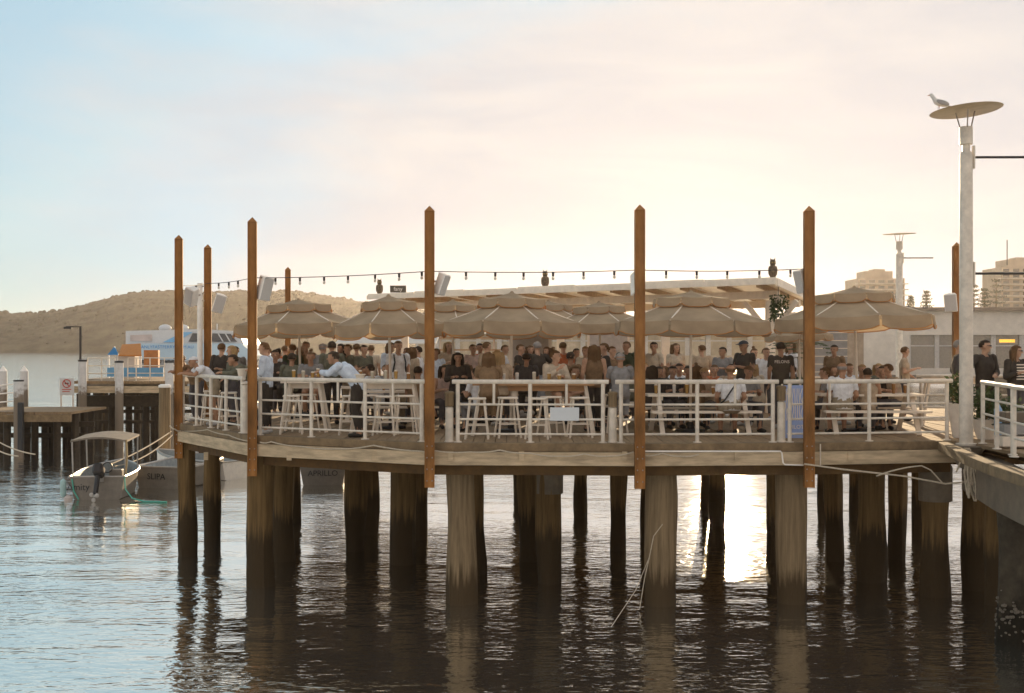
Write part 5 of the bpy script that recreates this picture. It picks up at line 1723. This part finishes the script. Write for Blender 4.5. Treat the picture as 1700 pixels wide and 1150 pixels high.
PEOPLE=[
 (336,27.0,'lean',-62,'tee',WH,'shorts',KH,'cap','w','m','man in white cap and white tee leaning on the left railing',0),
 (312,28.2,'lean',-35,'tee',BR,'trousers',DN,'cap','g','m','person in grey cap hunched over the left end of the railing',0),
 (368,29.0,'stand_hang',165,'long',BL,'trousers',BL,'short','b','p','man in black jacket with his back turned near the second steel post',0),
 (385,27.3,'stand_hold',-70,'long',OL,'trousers',DN,'long','l','p','woman with long fair hair behind the left railing',0),
 (403,26.0,'lean',-75,'long',OL,'trousers',NV,'short','k','m','person in olive jacket leaning with an arm along the left railing',0),
 (391,30.5,'stand_hang',20,'tee',GR,'trousers',DN,'short','k','m','dark haired person half hidden behind the olive jacket',0),
 (441,24.6,'stand_phone',-95,'long',LB,'trousers',BL,'short','b','p','man in pale blue shirt standing right behind the left front corner post',0),
 (457,28.4,'stool',10,'tee',BL,'trousers',BL,'short','k','m','dark haired person seated low beside the pale blue shirt',0),
 (473,33.0,'stand_hold',150,'tee',RD,'trousers',DN,'short','b','p','man in orange red tee under the leftmost parasol',0),
 (486,31.0,'stand_hang',-150,'long',GN,'trousers',BL,'short','b','p','man in dark green jacket next to the orange red tee',0),
 (484,27.0,'stool',180,'long',OL,'trousers',BL,'short','k','m','dark haired person in olive seen from behind at the bar table',0),
 (517,26.3,'stool_lean',5,'tee',GR,'shorts',TN,'bun','b','m','woman with hair bun in flowery shirt facing the camera',0),
 (536,29.0,'stand_hang',160,'tee',GR,'trousers',DN,'cap','g','p','person in grey cap behind the flowery shirt woman',0),
 (551,27.6,'stand_phone',190,'tee',OL,'trousers',BL,'short','k','m','tall dark haired person above the man in pale blue',0),
 (578,30.2,'stand_hold',-60,'long',OL,'trousers',KH,'short','b','p','man in dark olive shirt right of the man in pale blue',0),
 (600,28.0,'sit_lean',30,'tee',BL,'trousers',BL,'short','k','m','dark seated drinker under the second parasol pole',0),
 (616,33.5,'stand_hang',170,'tee',BE,'trousers',KH,'short','b','p','man in cream tee with his back turned far under the second parasol',0),
 (627,27.4,'sit_lean',-120,'tee',WH,'trousers',DN,'short','k','m','person in white tee seated sideways under the second parasol',0),
 (640,29.2,'sit',10,'tee',GR,'trousers',DN,'short','b','p','small seated person in grey behind the white tee',0),
 (661,27.6,'stand_hang',25,'tee',WH,'trousers',KH,'short','b','p','man in white tee with dark backpack left of the second front post',0),
 (694,29.5,'stand_hold',-100,'tee',WH,'trousers',DN,'short','k','p','man in white shirt just left of the second front post',0),
 (690,25.8,'sit_lean',170,'tee',BR,'trousers',BL,'short','k','m','dark haired person seated low against the second front post',0),
 (734,26.6,'sit_lean',20,'vest',PK,'trousers',DN,'long','k','p','woman in pale top seated right of the second front post',0),
 (760,26.0,'stool',8,'long',BL,'trousers',BL,'long','k','m','woman with long black hair in dark top facing the camera',0),
 (785,32.0,'stand_reach',30,'tee',PK,'trousers',KH,'short','b','p','man in pink shirt carrying a tray behind the wooden bar table',0),
 (800,25.2,'sit_lean',-140,'tee',WH,'trousers',GR,'short','k','p','person in white leaning over at the left of the wooden bar table',0),
 (812,23.9,'stool_lean',185,'tee',BR,'trousers',BR,'long','b','p','woman with long brown hair seen from behind at the middle railing',0),
 (830,24.2,'stool_lean',-165,'long',TN,'trousers',BR,'long','l','p','woman with long fair hair beside her at the middle railing',0),
 (843,27.5,'sit',-20,'tee',PK,'trousers',DN,'short','k','m','person with backlit face behind the white waste tub',0),
 (864,30.5,'stand_hold',70,'tee',BL,'trousers',DN,'short','b','p','man in black tee standing left of the middle parasol pole',0),
 (873,26.3,'stool_lean',175,'tee',NV,'trousers',BL,'short','k','m','man in navy seated with back turned by the middle parasol pole',0),
 (892,29.0,'stand_reach',200,'tee',BL,'trousers',BL,'short','g','p','tall man in black reaching out right of the middle parasol pole',0),
 (920,24.6,'stool_hold',25,'long',BE,'shorts',BE,'bun','b','p','woman in cream jumper with hair up on a stool at the middle railing',50),
 (946,27.0,'stool',160,'tee',BR,'trousers',BL,'curly','k','m','curly haired person behind the cream jumper woman',0),
 (950,25.6,'sit',60,'tee',TN,'trousers',DN,'short','b','p','small person with glowing hair edge by the cream jumper woman',0),
 (972,30.0,'stand_hang',-30,'tee',BE,'trousers',KH,'short','l','p','man in light shirt with sunlit hair right of centre',0),
 (986,25.3,'stand_hang',185,'vest',BR,'trousers',BL,'long','b','p','woman with long hair and back turned right of the blank board',0),
 (1003,26.8,'stand_hold',-80,'long',BL,'trousers',BL,'short','b','p','man in black jacket in profile above the right end of the middle railing',0),
 (1030,24.2,'stool',175,'tee',GR,'trousers',GR,'cap','g','m','man in grey cap and grey tee left of the third front post',0),
 (1077,26.2,'sit_lean',150,'long',BL,'trousers',BL,'long','k','m','woman with dark hair just right of the third front post',0),
 (1093,27.6,'sit',15,'tee',BL,'trousers',BL,'short','k','m','dark haired man in black at the rear of the bench table',0),
 (1112,26.6,'sit_lean',10,'tee',NV,'trousers',DN,'short','k','p','man in navy tee with white print facing the camera at the bench table',0),
 (1128,28.4,'sit',-15,'tee',WH,'trousers',DN,'short','k','m','man in white tee two seats right of the third front post',0),
 (1141,27.4,'sit',12,'tee',GR,'trousers',BL,'short','k','m','dark haired man left of the parasol pole at the bench table',0),
 (1156,26.0,'sit_lean',165,'long',BR,'trousers',BR,'long','b','p','woman with brown hair seated left of the strap man',0),
 (1174,26.2,'sit_lean',-25,'long',TN,'trousers',DN,'cap','l','p','woman in pale cap with sunlit edge facing the camera at the bench table',0),
 (1213,24.05,'sit_hang',178,'tee',WH,'shorts',KH,'bald','b','m','bald man in white tee with a black strap sitting on the bench',0),
 (1234,25.3,'sit_lean',20,'tee',GR,'trousers',DN,'cap','b','m','person in cap across the bench table from the bald man',0),
 (1236,27.0,'stand_phone',-50,'tee',BL,'trousers',KH,'cap','n','m','waiter in black tee and cap bending over the bench table',0),
 (1296,26.2,'stand_hang',178,'tee',BL,'trousers',DN,'short','k','m','staff member in black tee with white lettering on the back',0),
 (1385,25.6,'sit_lean',-120,'tee',GR,'trousers',DN,'curly','b','p','curly haired man in grey right of the fourth front post',0),
 (1399,24.3,'sit_hang',180,'tee',WH,'shorts',KH,'bald','g','m','broad balding man in white tee seated with his back to the railing',0),
 (1424,27.2,'sit_lean',10,'tee',TN,'trousers',DN,'short','l','p','person with sunlit hair across the table from the balding man',0),
 (1441,24.7,'sit',170,'vest',TN,'trousers',DN,'short','k','m','dark haired person in tan top seated under the right parasol',0),
 (1463,26.2,'sit_lean',-10,'tee',BL,'trousers',DN,'short','k','p','man in black tee facing the camera under the right parasol',0),
 (1476,26.6,'sit_lean',-60,'tee',NV,'trousers',DN,'short','b','p','woman in navy in profile beside the man in black tee',0),
 (1592,24.6,'stand_hip',75,'long',NV,'trousers',BL,'short','g','p','man in navy jumper half hidden behind the lamp column',0),
 (1635,24.4,'stand_reach',20,'long',BL,'trousers',BL,'short','k','p','man in black jumper and sunglasses right of the lamp column',45),
 (1687,24.0,'stand_hold',20,'long',BL,'trousers',DN,'long','b','p','woman in dark jacket and striped top at the right picture edge',45),
]
EX={0:(),11:('flowers',),19:('straps',),46:('strap',),49:('felons',),57:('sunglasses',),58:('sunglasses','stripes')}
SCL={6:1.03,19:1.05,46:1.05,49:1.03,51:1.08,56:1.05,57:1.05,13:1.05,31:1.04,48:1.06}
for i,pp in enumerate(PEOPLE):
    person(*pp[:12],yaw=pp[12],extras=EX.get(i,()),scale=SCL.get(i,1.0+0.02*((i*37)%5-2)/2))
VAR=(('brown',BR),('grey',GR),('dark green',GN),('white',WH),('pale blue',LB),('brown',BR),('rust red',RD),('cream',BE))
def vary(i,pp,off):
    pp=list(pp)
    if 'brown' in pp[11]:
        nm,c=VAR[(i*5+off)%8]
        pp[11]=pp[11].replace('brown',nm,1); pp[5]=c
    pp[3]=pp[3]+((i*47)%31-15)
    return pp
CROWD=[
 (445,34.0,'stand_hold',-40,'tee',GR,'trousers',DN,'short','b','p','person in grey standing far back left of the orange red tee'),
 (500,33.5,'stand_hang',150,'tee',WH,'trousers',DN,'long','b','p','long haired person in white far behind the olive backs'),
 (527,32.5,'sit',10,'tee',BR,'trousers',DN,'short','k','m','small brown clothed figure deep under the leftmost parasol'),
 (592,32.0,'stand_hang',-170,'tee',TN,'trousers',DN,'short','b','p','person in tan tee far back near the second parasol pole'),
 (648,31.5,'stand_hold',60,'long',BR,'trousers',DN,'long','b','p','woman in brown behind the backpack man'),
 (676,32.0,'stand_hang',-30,'tee',BR,'trousers',DN,'short','b','m','man in brown right of the backpack man'),
 (702,31.0,'sit',20,'tee',TN,'trousers',DN,'short','b','p','seated figure in tan behind the second front post'),
 (748,29.6,'sit_lean',-40,'tee',BE,'trousers',DN,'short','l','p','fair haired seated drinker left of the woman with black hair'),
 (773,28.0,'sit',40,'long',BR,'trousers',DN,'long','b','p','woman in brown seated right of the woman with black hair'),
 (808,30.0,'stand_hang',120,'tee',TN,'trousers',KH,'short','b','p','man in tan standing behind the two long haired backs'),
 (826,29.0,'sit_lean',10,'tee',BR,'trousers',DN,'short','k','m','brown clothed drinker in the crowd left of the white waste tub'),
 (855,28.4,'sit',-15,'tee',TN,'trousers',DN,'bun','b','p','woman with bun seated in the crowd right of the waste tub'),
 (880,31.5,'stand_phone',20,'long',BR,'trousers',DN,'long','b','p','woman in brown between the two men in black'),
 (905,28.6,'sit_lean',160,'tee',BR,'trousers',DN,'short','b','m','back of a brown clothed drinker left of the cream jumper woman'),
 (935,31.0,'stand_hang',-160,'tee',BR,'trousers',DN,'short','b','p','man in brown standing far behind the cream jumper woman'),
 (961,28.0,'sit_lean',-30,'tee',PK,'trousers',DN,'long','l','p','fair woman in pink seated left of the long haired back'),
 (1016,29.0,'stand_hang',30,'tee',BR,'trousers',DN,'short','b','p','brown clothed man standing left of the grey cap'),
 (1044,28.6,'sit',170,'long',OL,'trousers',DN,'long','b','p','olive clothed back between grey cap and third front post'),
 (1066,29.6,'sit_lean',15,'tee',BE,'trousers',DN,'short','l','p','fair drinker hidden partly by the third front post'),
 (1086,30.0,'stand_hold',-60,'tee',BR,'trousers',DN,'short','k','m','brown clothed man standing over the rear bench table'),
 (1104,29.8,'sit',-20,'tee',TN,'trousers',DN,'long','b','p','long haired drinker in tan at the very back of the bench group'),
 (1150,29.4,'sit_lean',10,'tee',BR,'trousers',DN,'bun','b','p','woman with bun in the back row of the bench group'),
 (1188,28.4,'sit',-30,'tee',BR,'trousers',DN,'short','b','p','brown clothed drinker in the back row left of the waiter'),
 (1203,27.6,'sit_lean',20,'tee',TN,'trousers',DN,'short','k','m','tan clothed drinker facing the bald man'),
 (1258,27.4,'sit_lean',-150,'long',BE,'trousers',DN,'long','l','p','fair woman in cream between the waiter and the lettered tee'),
 (1272,29.4,'stand_hang',-20,'tee',WH,'trousers',DN,'short','b','p','person in white behind the waiter and the pavilion post'),
 (1318,28.6,'sit',-160,'tee',BR,'trousers',DN,'short','k','m','brown clothed drinker left of the fourth front post'),
 (1368,27.8,'sit_lean',30,'tee',BR,'trousers',DN,'long','b','p','long haired drinker just right of the fourth front post'),
 (1410,28.6,'sit',-10,'tee',BR,'trousers',DN,'short','b','p','brown clothed drinker behind the balding man'),
 (1489,26.0,'sit_lean',-90,'tee',TN,'trousers',DN,'short','b','p','person at the right end of the right parasol table'),
]
for i,pp in enumerate(CROWD):
    person(*vary(i,pp,0),yaw=(0,35,-35)[(i*7)%3],scale=1.0+0.04*((i*31)%5-2)/2)
MORE=[
 (462,31.5,'stand_hang',170,'long',BR,'trousers',DN,'short','k','m','brown jacket back between the pale blue shirt and the orange red tee'),
 (508,31.2,'stand_hang',-20,'tee',BR,'trousers',DN,'short','b','p','brown clothed figure standing just left of the hair bun woman'),
 (566,32.8,'stand_phone',10,'long',OL,'trousers',DN,'long','k','m','long haired figure in olive far behind the bowed man'),
 (604,30.0,'stand_hold',40,'tee',OL,'trousers',DN,'short','k','p','olive clothed man standing under the gap between the two left parasols'),
 (683,28.4,'stand_hang',150,'long',TN,'trousers',DN,'long','b','p','long haired woman in tan right of the backpack man'),
 (724,30.6,'stand_hang',-30,'tee',BR,'trousers',DN,'short','b','m','brown clothed man standing just right of the second front post'),
 (745,32.6,'stand_hold',30,'long',TN,'trousers',DN,'long','l','p','fair woman in tan far behind the pale top'),
 (797,33.0,'stand_hang',-10,'tee',BR,'trousers',DN,'short','k','m','brown figure right of the man in pink'),
 (838,31.8,'stand_hang',100,'long',BR,'trousers',DN,'short','b','p','man in brown in profile left of the men in black'),
 (908,32.2,'stand_hold',-45,'tee',TN,'trousers',DN,'long','b','p','long haired woman in tan right of the tall man in black'),
 (957,32.6,'stand_hang',15,'tee',BR,'trousers',DN,'short','k','m','brown figure left of the man with sunlit hair'),
 (1040,31.4,'stand_hang',-25,'long',BR,'trousers',DN,'short','b','p','man in brown standing behind grey cap'),
 (1122,31.6,'stand_hold',35,'tee',BR,'trousers',DN,'long','b','p','long haired woman in brown standing at the bar counter'),
 (1165,31.2,'stand_hang',170,'tee',TN,'trousers',DN,'short','b','p','man in tan with his back turned at the bar counter'),
 (1200,30.6,'stand_phone',-15,'long',BR,'trousers',DN,'short','k','m','man in brown at the bar counter left of the waiter'),
 (1252,30.8,'stand_hang',20,'tee',BR,'trousers',DN,'bun','b','p','woman with bun in brown right behind the waiter'),
 (1312,31.2,'stand_hold',-60,'long',BR,'trousers',DN,'long','b','p','woman in brown by the potted palm'),
 (1448,28.2,'sit_lean',15,'tee',OL,'trousers',DN,'long','l','p','fair haired drinker in olive in the back row under the right parasol'),
 (1385,29.6,'stand_hang',-30,'tee',BR,'trousers',DN,'short','k','m','brown clothed man standing near the grey kiosk'),
 (1502,29.0,'stand_hold',60,'tee',TN,'trousers',DN,'short','b','p','man in tan standing right of the right parasol table'),
]
for i,pp in enumerate(MORE):
    person(*vary(i,pp,3),yaw=(0,-35,35)[(i*5)%3],scale=1.0+0.05*((i*29)%5-2)/2)
# man leaning on the railing in pale blue (large, near)
person(571,23.75,'lean',-98,'long',LB,'trousers',BL,'short','k','m','man in pale blue shirt leaning on the railing, head bowed to the left',yaw=0,extras=(),scale=1.06,dx=0.0)
# ================================================================== evening haze over the bay
hz = MB().box((0, 2060, 26.0), (8600, 4300, 56.0)).build('haze', None, None)
hm = bpy.data.materials.new('evening_haze')
hm.use_nodes = True
tt = hm.node_tree
tt.nodes.clear()
ho = tt.nodes.new('ShaderNodeOutputMaterial')
pv_ = tt.nodes.new('ShaderNodeVolumePrincipled')
pv_.inputs['Color'].default_value = (0.98, 0.92, 0.86, 1)
pv_.inputs['Density'].default_value = 0.00011
pv_.inputs['Anisotropy'].default_value = 0.7
tt.links.new(pv_.outputs['Volume'], ho.inputs['Volume'])
hz.data.materials.append(hm)
tag(hz, kind='stuff')
